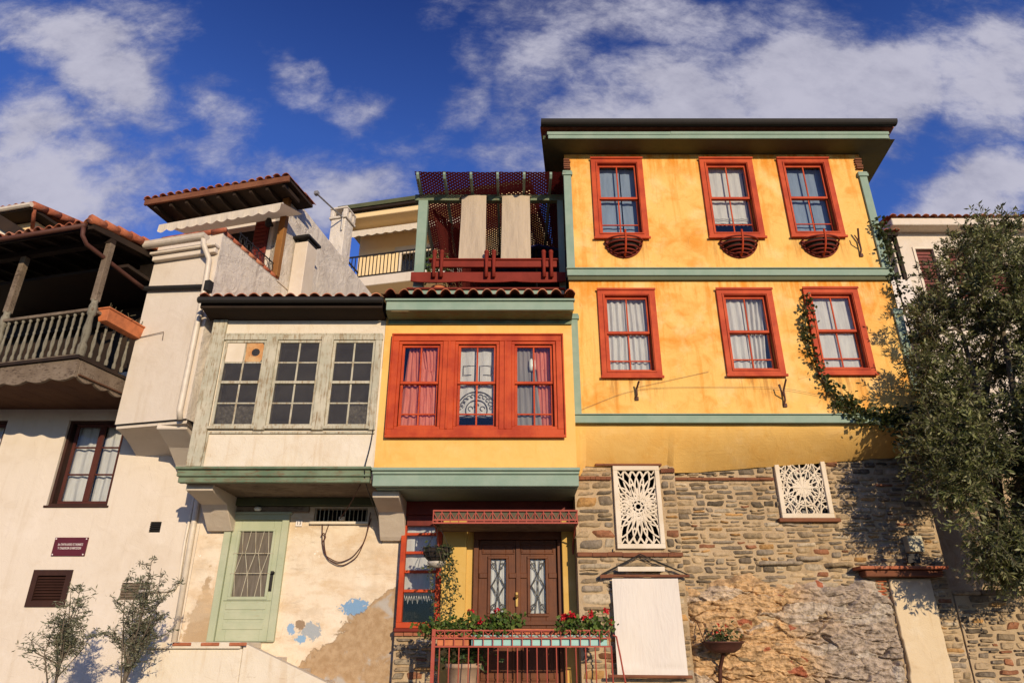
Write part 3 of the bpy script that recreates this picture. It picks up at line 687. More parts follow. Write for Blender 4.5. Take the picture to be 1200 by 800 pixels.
def courses(mb, x0, x1, z0, z1, yfun, skip, rng, hmin=.05, hmax=.15, wmin=.1, wmax=.42, topf=None):
    z = z0
    while z < z1:
        h = rng.uniform(hmin, hmax); x = x0 + rng.uniform(-.02, .02)
        while x < x1 - .05:
            w_ = min(rng.uniform(wmin, wmax) * (1.2 if h < .09 else 1), x1 - x)
            if x1 - x - w_ < .09: w_ = x1 - x
            wob = .05 * noise.noise((x * 1.5, z * .9, 9)) + .012 * rng.uniform(-1, 1); g_ = rng.uniform(.000, .010); a, b = x + g_, x + w_ - g_; c, d = z + wob + g_, z + wob + h - g_
            parts = [(a, b, c, d)]
            if h > .10 and rng.random() < .4:
                m_ = c + (d - c) * rng.uniform(.35, .65)
                if w_ > .25 and rng.random() < .6: q = a + (b - a) * rng.uniform(.35, .65); parts = [(a, b, c, m_ - .006), (a, q - .006, m_ + .006, d), (q + .006, b, m_ + .006, d)]
                else: parts = [(a, b, c, m_ - .006), (a, b, m_ + .006, d)]
            for a2, b2, c2, d2 in parts:
                r_ = skip(a2, b2, c2, d2)
                if r_ is True or r_ is None and False: continue
                if isinstance(r_, tuple): a2, b2, c2, d2 = r_
                if topf and d2 > topf((a2 + b2) / 2) + .05: continue
                if b2 - a2 < .04 or d2 - c2 < .025: continue
                mb.cur = pickc(rng); stone(mb, a2, b2, c2, d2, yfun((a2 + b2) / 2), rng.uniform(.014, .050), rng)
            x += w_
        z += h
BEAMS = [(HX0, 1.66, 4.13, 4.19), (2.5, 2.735, 4.25, 4.32), (HX0, 2.74, 2.90, 2.965), (2.74, 4.46, 4.17, 4.215)]
PANEL = (6.05, 6.70)
def skip(a, b, c, d):
    for h in OPEN:
        if b > h[0] - .02 and a < h[1] + .02 and d > h[2] - .02 and c < h[3] + .03:
            if a < h[0] - .05: b = h[0] - .025
            elif b > h[1] + .05: a = h[1] + .025
            elif c < h[2] - .05: d = h[2] - .03
            else: return True
    for h in BEAMS:
        if b > h[0] and a < h[1] and d > h[2] - .006 and c < h[3] + .006:
            if h[2] - c > d - h[3]: d = h[2] - .008
            else: c = h[3] + .008
    if b > PANEL[0] and a < PANEL[1] and c < 2.72: 
        if a < PANEL[0] - .06: b = PANEL[0] - .01
        elif b > PANEL[1] + .06: a = PANEL[1] + .01
        else: return True
    rk = rocky((a + b) / 2, (c + d) / 2)
    if rk > .35 and R.random() < (.82 if rk > .8 else .5): return True
    return (a, b, c, d)
rs = random.Random(3)
mb = STN; mb.m = 1; courses(mb, HX0 + .01, 2.735, .9, 4.45, lambda x: 11.40, skip, rs, .085, .20, .22, .62, cove_bot)
courses(mb, 2.74, 7.02, .9, 4.7, lambda x: 11.60, skip, rs, .06, .135, .11, .38, cove_bot)
# crumbling rock: broken chunks at two sizes with open joints between them
mb = MB(); nx_, nz_ = 400, 250; keep = []
def chunk(x, z, sx_, sz_, sd):
    w1 = Vector((x, z, sd)); wx = x + .16 * noise.noise(w1 * 2.3) + .06 * noise.noise(w1 * 7); wz = z + .08 * noise.noise(w1 * 2.1 + Vector((7, 0, 0))) + .035 * noise.noise(w1 * 8) + .012 * noise.noise(w1 * 19)
    d, p = noise.voronoi(Vector((wx * sx_, wz * sz_, sd))); c = noise.cell_vector(p[0] * 37.7 + Vector((sd, .3, .7)))
    return min(1, (d[1] - d[0]) / .16), c, (wx * sx_ - p[0].x), (wz * sz_ - p[0].y)
for j in range(nz_ + 1):
    for i in range(nx_ + 1):
        x = 2.62 + 3.4 * i / nx_; z = .9 + 1.95 * j / nz_; k = rocky(x, z)
        e1, c1, ax, az = chunk(x, z, 1.9, 6.8, 1.5); e2, c2, bx, bz = chunk(x, z, 5.5, 15, 4.5); jo = max(0, min(1, noise.noise((x * 2.2, z * 3.1, 40)) * 2 + .35)); e1 = 1 - (1 - e1) * jo; j2 = max(0, min(1, noise.noise((x * 3, z * 4, 47)) * 2 + .4)); e2 = 1 - (1 - e2) * j2; led = abs(((z * 9 + .35 * x + 1.2 * noise.noise((x * 1.3, z * 2.2, 70))) % 1) * 2 - 1)
        soft = .5 + .5 * noise.noise((x * 1.1, z * 1.3, 21)); f = noise.fractal(Vector((x * 9, z * 14, 4)), .9, 2.1, 5)
        sl = abs(noise.noise((x * 1.1, z * 8 + .9 * noise.noise((x * 2, z * 3, 33)), 90))) ; slit = max(0, 1 - sl / .06) * max(0, min(1, noise.noise((x * 1.8, z * 3.2, 95)) * 5 - .2))
        h = (.03 + .13 * (c1.x * .5 + .5)) * min(1, e1 * 1.3) + .05 * az * c1.y + (.045 * (c2.x * .5 + .5) + .03 * bz) * min(1, e2 * 1.2) * (.35 + .65 * soft) + .034 * f + .02 * led - .055 * slit + .05 * noise.noise((x * .9, z * 1.2, 2))
        g = max(0, min(1, (x - 4.25) / .8 + .6 * noise.noise((x * 1.6, z * 1.8, 8)))); u_ = .5 + .5 * f
        ca = (.50, .325, .165); cb = (.37, .30, .235); c_ = [ca[q] * (1 - g) + cb[q] * g for q in range(3)]
        vv = (.88 + .20 * (c1.z * .5 + .5)) * (.88 + .24 * (c2.z * .5 + .5)) * (.66 + .6 * u_)
        if c2.y > .93 and e2 > .3 and noise.noise((x * 1.2, z * 1.2, 60)) > .05: c_ = [.34, .11, .055]
        elif c1.z > .82: c_ = [.5 * c_[0] + .22, .5 * c_[1] + .20, .5 * c_[2] + .17]
        mb.v.append((x, 11.60 + .05 - (h + .05) * min(1, k * 2.2), z)); mb.c.append(tuple(q * vv for q in c_)); keep.append(k)
for j in range(nz_):
    for i in range(nx_):
        a = j * (nx_ + 1) + i
        if max(keep[a], keep[a + 1], keep[a + nx_ + 1]) > .10: mb.f.append((a, a + 1, a + nx_ + 2, a + nx_ + 1)); mb.mi.append(0)
mb.build('crumbled_masonry', 'rock', tall, smooth=True)
# a few flat ledge stones sticking out, and red bricks beside the door panel
mb = STN; rb = random.Random(5)
for (x0, x1, z, dp) in ((3.95, 4.75, 2.83, .10), (4.62, 5.08, 2.90, .09), (5.05, 5.55, 2.80, .11), (3.4, 3.75, 1.42, .14), (3.15, 3.5, 1.6, .08), (4.1, 4.5, 1.95, .12), (4.5, 5.0, 2.05, .1), (3.75, 4.15, 2.0, .13), (4.0, 4.4, 1.62, .1)):
    mb.cur = pickc(rb); stone(mb, x0, x1, z - .045, z + .035, 11.60 - .02, dp, rb)
for k in range(8):
    mb.cur = (.36 + .1 * rb.random(), .12, .05); x = 5.80 + .03 * rb.random(); z = 2.18 + k * .05
    stone(mb, x, x + .2, z, z + .04, 11.6, .045, rb)
for (x, z) in ((3.05, 1.98), (3.1, 2.06), (3.0, 2.12), (3.35, 2.1), (3.2, 2.45), (3.6, 2.5), (3.02, 2.0)):
    mb.cur = (.40, .11, .05); stone(mb, x, x + rb.uniform(.08, .26), z, z + .055, 11.6, .03 + .02 * rb.random(), rb)
mb.build('stone_wall', ['mortar', 'stone'], tall, smooth=True)
for (a, b, c, d) in BEAMS:
    mb = MB(); y = 11.38 if b < 2.75 else 11.58; n = 7
    for i in range(n):
        xa = a + (b - a) * i / n; xb = a + (b - a) * (i + 1) / n - .004; dz = .012 * noise.noise((xa * 3, c, 0))
        mb.box(xa, xb + (.004 if i < n - 1 else 0) - .0015, y - .035 + .004 * R.random(), y + .06, c + dz, d + dz)
    mb.build('tie_beam', 'beam', tall, bev=.006)
# plastered-up doorway with its brick and timber lintel
mb = MB(); px0, px1 = PANEL; pts = []
for k in range(25): t = k / 24; pts.append((px0 - .012 + .02 * noise.noise((t * 6, 1, 1)) + (.06 if .2 < t < .5 else 0) * .4, .9 + 1.68 * t))
pts2 = [(px1 + .02 * noise.noise((k / 24 * 6, 5, 1)), .9 + 1.68 * (1 - k / 24)) for k in range(25)]
mb.facey(pts + pts2, 11.52, 11.62); mb.build('plastered_doorway', 'panel', tall, bev=.01)
mb = MB(); mb.box(5.60, 6.83, 11.36, 11.62, 2.60, 2.70); mb.build('lintel', 'beam', tall, bev=.012)
mb = MB()
for k in range(6): mb.cur = (.36 + .06 * R.random(), .12, .055); mb.box(5.50 + k * .232, 5.50 + k * .232 + .226, 11.28 + .01 * R.random(), 11.62, 2.705, 2.748 + .006 * R.random())
mb.build('brick_ledge', 'tile', tall, bev=.006)
# pierced screens
def _flaky():
    m, t, p = base_mat('flaking_whitewash'); co = obco(t); n = t.noise(co, 11, 3, .5); n2 = t.noise(t.mapping(co, loc=(5, 5, 5)), 9, 3, .5)
    t.l.new(t.mix(t.smooth(n, .53, .57), t.mix(t.smooth(n2, .62, .66), (.012, .01, .01), (.15, .03, .02)), (.6, .55, .46)), p.inputs['Base Color']); return m
flaky = _flaky()
def petal(cx, cz, ang, l0, l1, wd, n=10, sq=1.0):
    A, B = [], []
    for i in range(n + 1):
        t = i / n; r = l0 + (l1 - l0) * t; o = wd * sin(pi * t) ** .8
        for s_, L in ((1, A), (-1, B)):
            x, z = r * cos(ang) - s_ * o * sin(ang), r * sin(ang) + s_ * o * cos(ang); L.append((cx + x * sq, cz + z))
    return A, B
def screen(x0, x1, z0, z1, Y, style):
    mb = MB(); mb.ring(x0, x1, z0, z1, .075, Y - .02, Y + .06); fr = mb.build('pierced_screen', 'white_wood', tall, bev=.006)
    a, b, c, d = x0 + .07, x1 - .07, z0 + .07, z1 - .07; cx, cz = (a + b) / 2, (c + d) / 2; hw, hh = (b - a) / 2, (d - c) / 2
    mb = MB(); lv = [0]
    def rib(pts, wd, closed=False):
        # clip to the opening
        pts = [(min(max(x, a), b), min(max(z, c), d)) for x, z in pts]
        o = .0022 * (lv[0] % 9); lv[0] += 1; mb.ribbon(pts, wd, Y + .002 + o, Y + .026 + o, closed)
    if style == 0:
        for k in range(28):
            an = 2 * pi * (k + .5) / 28; Lm = min(hw / max(abs(cos(an)), 1e-3), hh / max(abs(sin(an)), 1e-3)) * .98
            for L in petal(cx, cz, an, .15, Lm, .052 + .02 * abs(sin(an))): rib(L, .026)
        for k in range(14):
            an = 2 * pi * k / 14; Lm = min(hw / max(abs(cos(an)), 1e-3), hh / max(abs(sin(an)), 1e-3)) * .62
            for L in petal(cx, cz, an, .12, Lm, .05): rib(L, .03)
        for r, wd in ((.19, .05), (.11, .03), (.055, .03)): rib([(cx + r * cos(2 * pi * k / 24), cz + r * sin(2 * pi * k / 24)) for k in range(24)], wd, True)
        for s_ in (-1, 1):
            for r in (.05, .1): rib([(cx + s_ * .21 + r * cos(2 * pi * k / 20), cz + r * sin(2 * pi * k / 20)) for k in range(20)], .022, True)
        for k in range(8): an = pi * k / 4 + .2; rib([(cx + .05 * cos(an), cz + .05 * sin(an)), (cx + .19 * cos(an), cz + .19 * sin(an))], .022)
        for s_ in (-1, 1):
            for k in range(-2, 3): rib([(cx + hw * .4 * (k - .5), cz + s_ * hh), (cx + hw * .4 * k, cz + s_ * hh * .86), (cx + hw * .4 * (k + .5), cz + s_ * hh)], .026)
    else:
        for k in range(8):
            an = pi * k / 8
            rib([(cx - 2 * hw * cos(an), cz - 2 * hw * sin(an)), (cx, cz), (cx + 2 * hw * cos(an), cz + 2 * hw * sin(an))] if False else [(cx + t * min(hw / max(abs(cos(an)), 1e-3), hh / max(abs(sin(an)), 1e-3)) * cos(an), cz + t * min(hw / max(abs(cos(an)), 1e-3), hh / max(abs(sin(an)), 1e-3)) * sin(an)) for t in (-1, -.5, 0, .5, 1)], .022)
        for r in (.13, .27): rib([(cx + r * cos(2 * pi * k / 32), cz + r * sin(2 * pi * k / 32) * 1.15) for k in range(32)], .022, True)
        for k in range(8):
            an = 2 * pi * (k + .5) / 8
            for L in petal(cx, cz, an, .0, .34, .075): rib(L, .02)
        for (qx, qz) in ((a, c), (b, c), (a, d), (b, d), (cx, c), (cx, d), (a, cz), (b, cz)):
            for r in (.13, .21): rib([(qx + r * cos(2 * pi * k / 28), qz + r * sin(2 * pi * k / 28)) for k in range(28)], .018, True)
        for q in range(4):
            s1, s2 = ((1, 1), (1, -1), (-1, 1), (-1, -1))[q]; rib([(cx + s1 * hw, cz + s2 * hh * .25), (cx + s1 * hw * .25, cz + s2 * hh)], .02); rib([(cx + s1 * hw, cz - s2 * hh * .35), (cx + s1 * hw * .6, cz + s2 * hh)], .018)
    mb.build('tracery', 'white_wood', fr, bev=.003)
    rm = room(fr, a - .1, b + .1, c - .1, d + .1, Y + .09, .5)
    if style:                                            # the flaking shutter behind
        mb = MB(); mb.quad((a, Y + .13, c), (b, Y + .13, c), (b, Y + .13, d), (a, Y + .13, d)); mb.build('flaking_shutter', flaky, fr)
screen(1.69, 2.465, 3.02, 4.36, 11.35, 0)
screen(4.49, 5.36, 3.535, 4.56, 11.55, 1)
mb = MB(); mb.box(4.42, 5.44, 11.50, 11.62, 3.47, 3.53); mb.build('screen_sill', 'beam', tall, bev=.008)
mb = MB(); mb.box(4.44, 5.40, 11.52, 11.62, 4.565, 4.60); mb.build('screen_lintel', 'beam', tall, bev=.008)
mb = MB(); mb.box(1.40, 2.52, 11.33, 11.44, 4.365, 4.40); mb.build('screen_lintel', 'beam', tall, bev=.008)
# iron hooks
for (x, z, s_, hh) in ((2.12, 5.56, 1, .26), (4.62, 5.52, 1, .42), (6.52, 8.50, -1, .5)):
    mb = MB(); mb.tube([(x - .02, YF - .02, z - hh * .5), (x, YF - .05, z - hh * .3), (x, YF - .05, z + hh * .1), (x + .03 * s_, YF - .16, z + hh * .5)], .017, 6)
    if hh > .3: mb.tube([(x, YF - .05, z - hh * .2), (x - .08, YF - .14, z + hh * .05), (x - .1, YF - .12, z + .12)], .012, 6)
    mb.box(x - .03, x + .03, YF - .03, YF + .005, z - hh * .5 - .03, z - hh * .5 + .03)
    mb.build('iron_hook', 'rust', tall)
# corner fuse box and lamp above the lintel
fb = MB(); fb.box(6.42, 6.66, 11.42, 11.58, 2.98, 3.24); t = fb.build('fuse_box', plain('beige_metal_box', (.42, .38, .24), .5), None, bev=.01, origin=(6.54, 11.5, 2.98))
tag(t, 'small beige metal box on the stone wall over the brick ledge', 'fuse box')
lt = empty('wall_floodlight', (6.44, 11.45, 2.76), 'dark floodlight standing on the brick ledge beneath the beige box', 'floodlight')
mb = MB(); mb.add([(6.32, 11.38, 2.80), (6.50, 11.33, 2.80), (6.50, 11.33, 2.95), (6.32, 11.38, 2.95), (6.36, 11.48, 2.82), (6.48, 11.46, 2.82), (6.48, 11.46, 2.93), (6.36, 11.48, 2.93)], [(0, 1, 2, 3), (4, 7, 6, 5), (0, 4, 5, 1), (1, 5, 6, 2), (2, 6, 7, 3), (3, 7, 4, 0)])
mb.build('housing', 'iron', lt, bev=.006); mb = MB(); mb.box(6.40, 6.44, 11.42, 11.46, 2.75, 2.82); mb.build('foot', 'iron', lt)

# ================================================================== middle house with the projecting bay and roof terrace
YB = 10.75; BX0, BX1 = -2.2, 1.035
mid = empty('bay_house', (-.5, 11.9, 0), 'narrow yellow house with a red triple bay window over a brown double door', 'house')
tw = (-2.04, .857, 4.69, 6.483)
mb = MB(); holed(mb, BX0, BX1, 3.9, 6.85, YB, [(tw[0] + .1, tw[1] - .1, tw[2] + .1, tw[3] - .1)], .3)
mb.quad((BX1, YB, 3.9), (BX1, 12.3, 3.9), (BX1, 12.3, 6.85), (BX1, YB, 6.85)); mb.quad((BX0, YB, 3.9), (BX0, YB, 6.85), (BX0, 12.3, 6.85), (BX0, 12.3, 3.9))
mb.build('bay_wall', 'yellow2', mid)
# triple window
mb = MB(); a0, a1, c0, c1 = tw
mb.ring(a0, a1, c0, c1, .11, YB - .06, YB + .03, wb=.12, wt=.11)
mb.ring(a0 - .02, a1 + .02, c0 - .03, c1 + .02, .026, YB - .09, YB - .063, wb=.05, wt=.03)
cell = (a1 - a0 - .22 - 2 * .21) / 3; cells = []
for k in range(3):
    xa = a0 + .11 + k * (cell + .21); cells.append((xa, xa + cell))
    if k < 2:
        mb.box(xa + cell, xa + cell + .21, YB - .055, YB + .03, c0 + .12, c1 - .11); mb.box(xa + cell + .085, xa + cell + .125, YB - .07, YB - .056, c0 + .12, c1 - .11)
tri = mb.build('window', 'red', mid, bev=.006)
for k, (a, b) in enumerate(cells):
    c, d = c0 + .12, c1 - .11; zm = c + (d - c) * .52
    mb = MB(); mb.ring(a, b, c, d, .05, YB - .035, YB + .0); mb.build('inner_frame', 'red', tri, bev=.005)
    a, b, c, d = a + .05, b - .05, c + .05, d - .05; xm = (a + b) / 2
    mb = MB(); mb.ring(a, b, zm - .01, d, .045, YB + .012, YB + .045, wb=.045); mb.box(xm - .014, xm + .014, YB + .018, YB + .04, zm + .035, d - .045); mb.build('sash', 'red', tri, bev=.004)
    mb = MB(); mb.ring(a, b, c, zm + .02, .045, YB + .048, YB + .08, wt=.03); zl = c + .045 + .19
    mb.box(a + .045, b - .045, YB + .053, YB + .076, zl - .013, zl + .013); mb.box(xm - .014, xm + .014, YB + .054, YB + .075, zl + .013, zm - .01); mb.box(xm - .014, xm + .014, YB + .054, YB + .075, c + .045, zl - .013); mb.build('sash', 'red', tri, bev=.004)
    mb = MB(); mb.quad((a + .04, YB + .03, zm + .02), (b - .04, YB + .03, zm + .02), (b - .04, YB + .03, d - .03), (a + .04, YB + .03, d - .03)); mb.quad((a + .04, YB + .065, c + .03), (b - .04, YB + .065, c + .03), (b - .04, YB + .065, zm), (a + .04, YB + .065, zm)); mb.build('pane', 'glass', tri)
    if k == 0:
        curtain(tri, a - .02, b + .05, c - .03, d - .02, YB + .135, 'curtr', 6, .022, 3, lambda t: (.16 * (1 - t), .62 + .38 * min(1, t * 1.6))); curtain(tri, a + .38, b + .06, zm + .25, d + .02, YB + .11, 'curtr', 5, .018, 5, lambda t: (0.2 * t, 1)); curtain(tri, a + .3, b + .06, c - .03, zm + .3, YB + .12, 'curtr', 4, .02, 8)
    elif k == 1:
        curtain(tri, a - .03, b + .03, c + .2, d + .03, YB + .13, 'curtw', 3, .012, 6); mb = MB(); cx = xm; cz = c + .40; yq = YB + .108
        for r in (.33, .18): mb.ribbon([(cx + r * cos(t * pi / 16), cz - .08 + r * 1.0 * sin(t * pi / 16)) for t in range(-3, 20)], .016, yq, yq + .004)
        for s_ in (-1, 1):
            mb.ribbon([(cx + s_ * .04, cz + .3), (cx + s_ * .04, cz + .72), (cx + s_ * .24, cz + .72), (cx + s_ * .24, cz + .55), (cx + s_ * .1, cz + .55)], .012, yq, yq + .004)
            for q in range(5):
                an = .2 + q * .28; px_, pz_ = cx + s_ * .26 * cos(an), cz - .08 + .26 * sin(an); mb.ribbon([(px_ + .035 * cos(t * pi / 4), pz_ + .03 * sin(t * pi / 4)) for t in range(7)], .012, yq, yq + .004)
        for q in range(3): mb.ribbon([(cx - .1 + .1 * q + .04 * cos(t * pi / 4), cz - .05 + .05 * (q % 2) + .04 * sin(t * pi / 4)) for t in range(7)], .012, yq, yq + .004)
        mb.build('lace_motif', 'iron', tri)
    else:
        curtain(tri, xm - .0, b + .05, c - .03, d + .02, YB + .15, 'curtr', 5, .02, 9, lambda t: (.1 + .1 * t, 1)); curtain(tri, a, b + .02, zm + .3, d + .02, YB + .17, 'curtr', 5, .02, 14, lambda t: (0, 1 - .0 * t)); curtain(tri, a - .05, b + .03, c - .05, d + .02, YB + .12, fabric('sheer_net', (.45, .42, .40), (.36, .34, .33), .5), 5, .01, 15, lambda t: (0, .5 + .2 * t))
        mb = MB(); mb.lathe([(0, .0), (.05, .02), (.06, .1), (.055, .2), (.02, .24), (0, .245)], (a + .3, YB + .09, zm + .24), 14); mb.tube([(a + .3, YB + .09, zm + .48), (a + .3, YB + .09, d)], .006, 5); mb.build('hanging_lamp', 'bulb', tri, smooth=True)
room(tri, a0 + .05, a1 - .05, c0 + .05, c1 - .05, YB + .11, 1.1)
# lower and upper cornices, tiles
mb = MB(); mb.box(BX0 + .02, BX1 + .01, 10.63, YB - .002, 3.87, 4.05); mb.box(BX0 + .01, BX1 + .02, 10.60, YB - .002, 4.052, 4.10); mb.box(BX0, BX1 + .03, 10.56, YB - .002, 4.102, 4.15); mb.build('cornice', 'teal', mid, bev=.008)
mb = MB(); mb.box(BX0 + .05, BX1, YB + .003, 12.3, 3.86, 3.899); mb.build('bay_soffit', 'teal', mid)
mb = MB(); mb.box(BX0 + .06, 1.05, 10.36, 10.42, 6.80, 6.96); mb.box(BX0 + .04, 1.07, 10.32, 10.42, 6.962, 7.0); mb.build('eave_board', 'teal', mid, bev=.006)
mb = MB(); mb.quad((BX0 + .05, 10.42, 6.80), (BX0 + .05, YB - .003, 6.77), (1.04, YB - .003, 6.77), (1.04, 10.42, 6.80)); mb.box(BX0 + .05, 1.035, YB - .04, YB - .004, 6.70, 6.765); mb.build('soffit', 'darkgreen', mid)
tl = tiles(BX0 + .02, 1.10, 10.22, 7.03, 11.35, 7.36, pitch=.235, rise=.085, seed=4)
rt = tl.build('roof', 'tile', mid)
mb = MB(); mb.quad((BX0, 10.30, 7.005), (1.06, 10.30, 7.005), (1.06, 11.4, 7.33), (BX0, 11.4, 7.33)); mb.box(BX0 + .3, 1.03, 11.36, 12.4, 7.0, 7.72)
mb.build('roof_deck', 'darkwood', mid)
mb = MB(); mb.box(-1.95, .98, 11.33, 11.36, 7.40, 7.70); mb.build('terrace_fascia', 'teal', mid, bev=.005)
mb = MB(); mb.box(-1.98, 1.0, 11.28, 11.5, 7.703, 7.735); mb.build('terrace_coping', 'redx', mid, bev=.006)
mb = MB(); mb.box(-2.0, 1.02, 11.5, 15.0, 7.5, 7.70); mb.build('terrace_floor', 'concrete', mid)
mb = MB(); mb.box(-1.15, 1.5, 13.9, 14.0, 7.7, 10.02); mb.build('terrace_back_wall', 'darkwood', mid)
# ground floor recess
YD = 11.9
mb = MB(); holed(mb, -1.865, 1.045, .9, 3.87, YD, [(-.60, .80, .94, 3.33), (-1.82, -1.2, 1.90, 3.72)], .25)
mb.build('recess_wall', 'yellow3', mid)
mb = MB(); mb.box(-1.16, -.76, YD - .1, YD - .002, .94, 3.62); mb.build('pilaster', 'yellow3', mid, bev=.006)
mb = MB(); mb.box(.83, 1.042, YD - .16, YD - .002, .94, 3.62); mb.build('pilaster', 'yellow3', mid, bev=.006)
mb = MB(); mb.box(-1.9, 1.04, YD - .12, YD - .003, 3.63, 3.86); mb.box(-1.9, 1.04, YD - .09, YD - .003, 3.45, 3.628); mb.build('head_board', 'maroon', mid, bev=.008)
# bracket between this house and its white neighbour
def bracket(parent, x0, x1, ztop, zbot, yf, yw):
    mb = MB(); mb.profx([(yf, ztop), (yf, ztop - .1), (yf + (yw - yf) * .55, ztop - .36 * (ztop - zbot)), (yw - .16, zbot + .05), (yw - .10, zbot), (yw, zbot), (yw, ztop)], x0, x1)
    return mb.build('bracket', 'concrete', parent, bev=.012)
bracket(mid, -2.23, -1.80, 3.86, 3.22, 10.95, 11.99)
# side window: red frame, stacked panes
mb = MB(); mb.ring(-1.86, -1.17, 1.86, 3.74, .085, YD - .09, YD + .03); x0, x1 = -1.775, -1.255
zs_ = [1.945, 2.42, 2.72, 3.02, 3.32, 3.655]
for z in zs_[1:-1]: mb.box(x0, x1, YD - .06, YD + .02, z - .022, z + .022)
sw = mb.build('window', 'red', mid, bev=.005)
mb = MB(); mb.quad((x0 - .01, YD - .01, 1.93), (x1 + .01, YD - .01, 1.93), (x1 + .01, YD - .01, 3.68), (x0 - .01, YD - .01, 3.68)); mb.build('pane', 'glass', sw)
curtain(sw, x0 - .04, x1 + .06, 2.36, 3.62, YD + .09, 'curtw', 3, .008, 21); room(sw, x0 - .04, x1 + .04, 1.9, 3.7, YD + .06, .8)
mb = MB()
for k in range(14): mb.ribbon([(x0 + .04 * k, 2.36), (x0 + .04 * k + .02, 2.28 - .05 * (k % 2)), (x0 + .04 * k + .04, 2.36)], .012, YD + .085, YD + .09)
mb.build('lace_hem', 'curtw', sw)
# plinth under it
def small_stones(parent, x0, x1, z0, z1, y, seed, hmin=.06, hmax=.14, wmin=.12, wmax=.36):
    mb = MB(); mb.box(x0, x1, y, y + .1, z0, z1); mb.m = 1; courses(mb, x0, x1, z0, z1, lambda x: y, lambda a, b, c, d: d > z1, random.Random(seed), hmin, hmax, wmin, wmax); return mb.build('plinth', ['mortar', 'stone'], parent)
small_stones(mid, -1.87, -1.12, .6, 1.74, YD - .07, 31)
mb = MB(); mb.box(-1.88, -1.14, YD - .15, YD - .0, 1.80, 1.858); mb.build('window_sill', 'redx', mid, bev=.01)
mb = MB()
for k in range(5): mb.cur = (.34, .12, .06); mb.box(-1.87 + k * .150, -1.87 + k * .150 + .142, YD - .12 + .01 * R.random(), YD, 1.742, 1.795)
mb.build('brick_course', 'tile', mid, bev=.006)
# brown double door
mb = MB(); mb.ring(-.64, .84, .94, 3.36, .085, YD - .07, YD + .06, wb=.02, wt=.13); mb.box(-.72, .9, YD - .1, YD - .0, 3.362, 3.44); dr = mb.build('double_door', 'brown', mid, bev=.008)
for s_ in (0, 1):
    a = -.553 + s_ * .655; b = a + .648; y0 = YD + .0; ya, yb_ = y0, y0 + .05
    g0, g1, gz0, gz1 = a + .20, b - .20, 2.08, 2.92
    mb = MB(); c, d = .965, 3.225
    mb.box(a, b, ya, yb_, c, 1.9 - .1); mb.box(a, g0, ya, yb_, 1.8, d); mb.box(g1, b, ya, yb_, 1.8, d); mb.box(g0, g1, ya, yb_, gz1, d); mb.box(g0, g1, ya, yb_, 1.8, gz0)
    mb.ring(g0 - .05, g1 + .05, gz0 - .05, gz1 + .05, .045, ya - .03, ya - .002); mb.ring(a + .05, b - .05, 3.0, 3.17, .025, ya - .02, ya - .002)
    mb.ring(a + .06, b - .06, 1.10, 1.86, .03, ya - .022, ya - .002); mb.box(a + .16, b - .16, ya - .018, ya - .002, 1.22, 1.74); mb.box(a + .04, b - .04, ya - .035, ya - .002, 1.90, 1.97)
    mb.box(a + .01, g0 - .055, ya - .028, ya - .002, 2.62, 2.70); mb.box(g1 + .055, b - .01, ya - .028, ya - .002, 2.62, 2.70)
    if s_ == 0: mb.box(b - .03, b + .045, ya - .035, ya - .003, c, d)
    leaf = mb.build('door_leaf', 'brown', dr, bev=.006)
    mb = MB(); mb.quad((g0, ya + .03, gz0), (g1, ya + .03, gz0), (g1, ya + .03, gz1), (g0, ya + .03, gz1)); mb.build('pane', 'glass', dr)
    curtain(dr, g0, g1, gz0, gz1, ya + .06, 'curtw', 4, .006, 40 + s_)
    mb = MB(); xm = (g0 + g1) / 2; hw = (g1 - g0) / 2; lv = 0
    for k in (-1, 1):
        for pts in ([(xm + k * hw, gz0 + .02), (xm - k * hw * .9, gz0 + .42), (xm + k * hw, gz1 - .02)], [(xm + k * hw * .35, gz0), (xm - k * hw * .35, gz1)], [(xm + k * hw * .55 + .04 * cos(t * pi / 5), gz0 + .1 + .04 * sin(t * pi / 5)) for t in range(9)], [(xm + k * hw * .55 + .04 * cos(t * pi / 5), gz1 - .1 + .04 * sin(t * pi / 5)) for t in range(9)], [(xm + k * hw * .3, gz0 + .42 - .1), (xm + k * hw * .8, gz0 + .42), (xm + k * hw * .3, gz0 + .42 + .1)]):
            lv += 1; mb.ribbon(pts, .012, ya + .008 + .001 * lv, ya + .014 + .001 * lv)
    mb.build('grille', 'iron', dr)
mb = MB(); mb.box(.06, .10, YD - .045, YD - .036, 2.18, 2.40); mb.tube([(.08, YD - .04, 2.33), (.08, YD - .09, 2.33)], .012, 8); mb.lathe([(0, 0), (.025, .01), (.03, .03), (.02, .05), (0, .055)], (.08, YD - .1, 2.305), 10); mb.build('door_handle', 'brass', dr, bev=.002)
room(dr, -.55, .75, .96, 3.3, YD + .1, .6)
# red iron awning over the door
aw = empty('door_awning', (-.1, 11.4, 3.35), 'pinkish red iron lattice awning above the brown double door', 'awning')
mb = MB(); ax0, ax1, ay0, ay1, az0, az1 = -1.24, 1.03, 10.95, YD - .12, 3.36, 3.55
for z in (az0, az1, az0 + .045): mb.bar((ax0, ay0, z), (ax1, ay0, z), .022); mb.bar((ax0, ay0, z), (ax0, ay1, z), .022); mb.bar((ax1, ay0, z), (ax1, ay1, z), .022)
n = 17
for i in range(n + 1):
    x = ax0 + (ax1 - ax0) * i / n; mb.bar((x, ay0, az0), (x, ay0, az1), .014)
    if i < n: mb.ribbon([(x, az1 - .02), (x + (ax1 - ax0) / n / 2, az0 + .06), (x + (ax1 - ax0) / n, az1 - .02)], .012, ay0 + .004, ay0 + .012)
for x in (ax0, ax1):
    for k in range(6): y = ay0 + (ay1 - ay0) * k / 6; mb.bar((x, y, az0), (x, y, az1), .012)
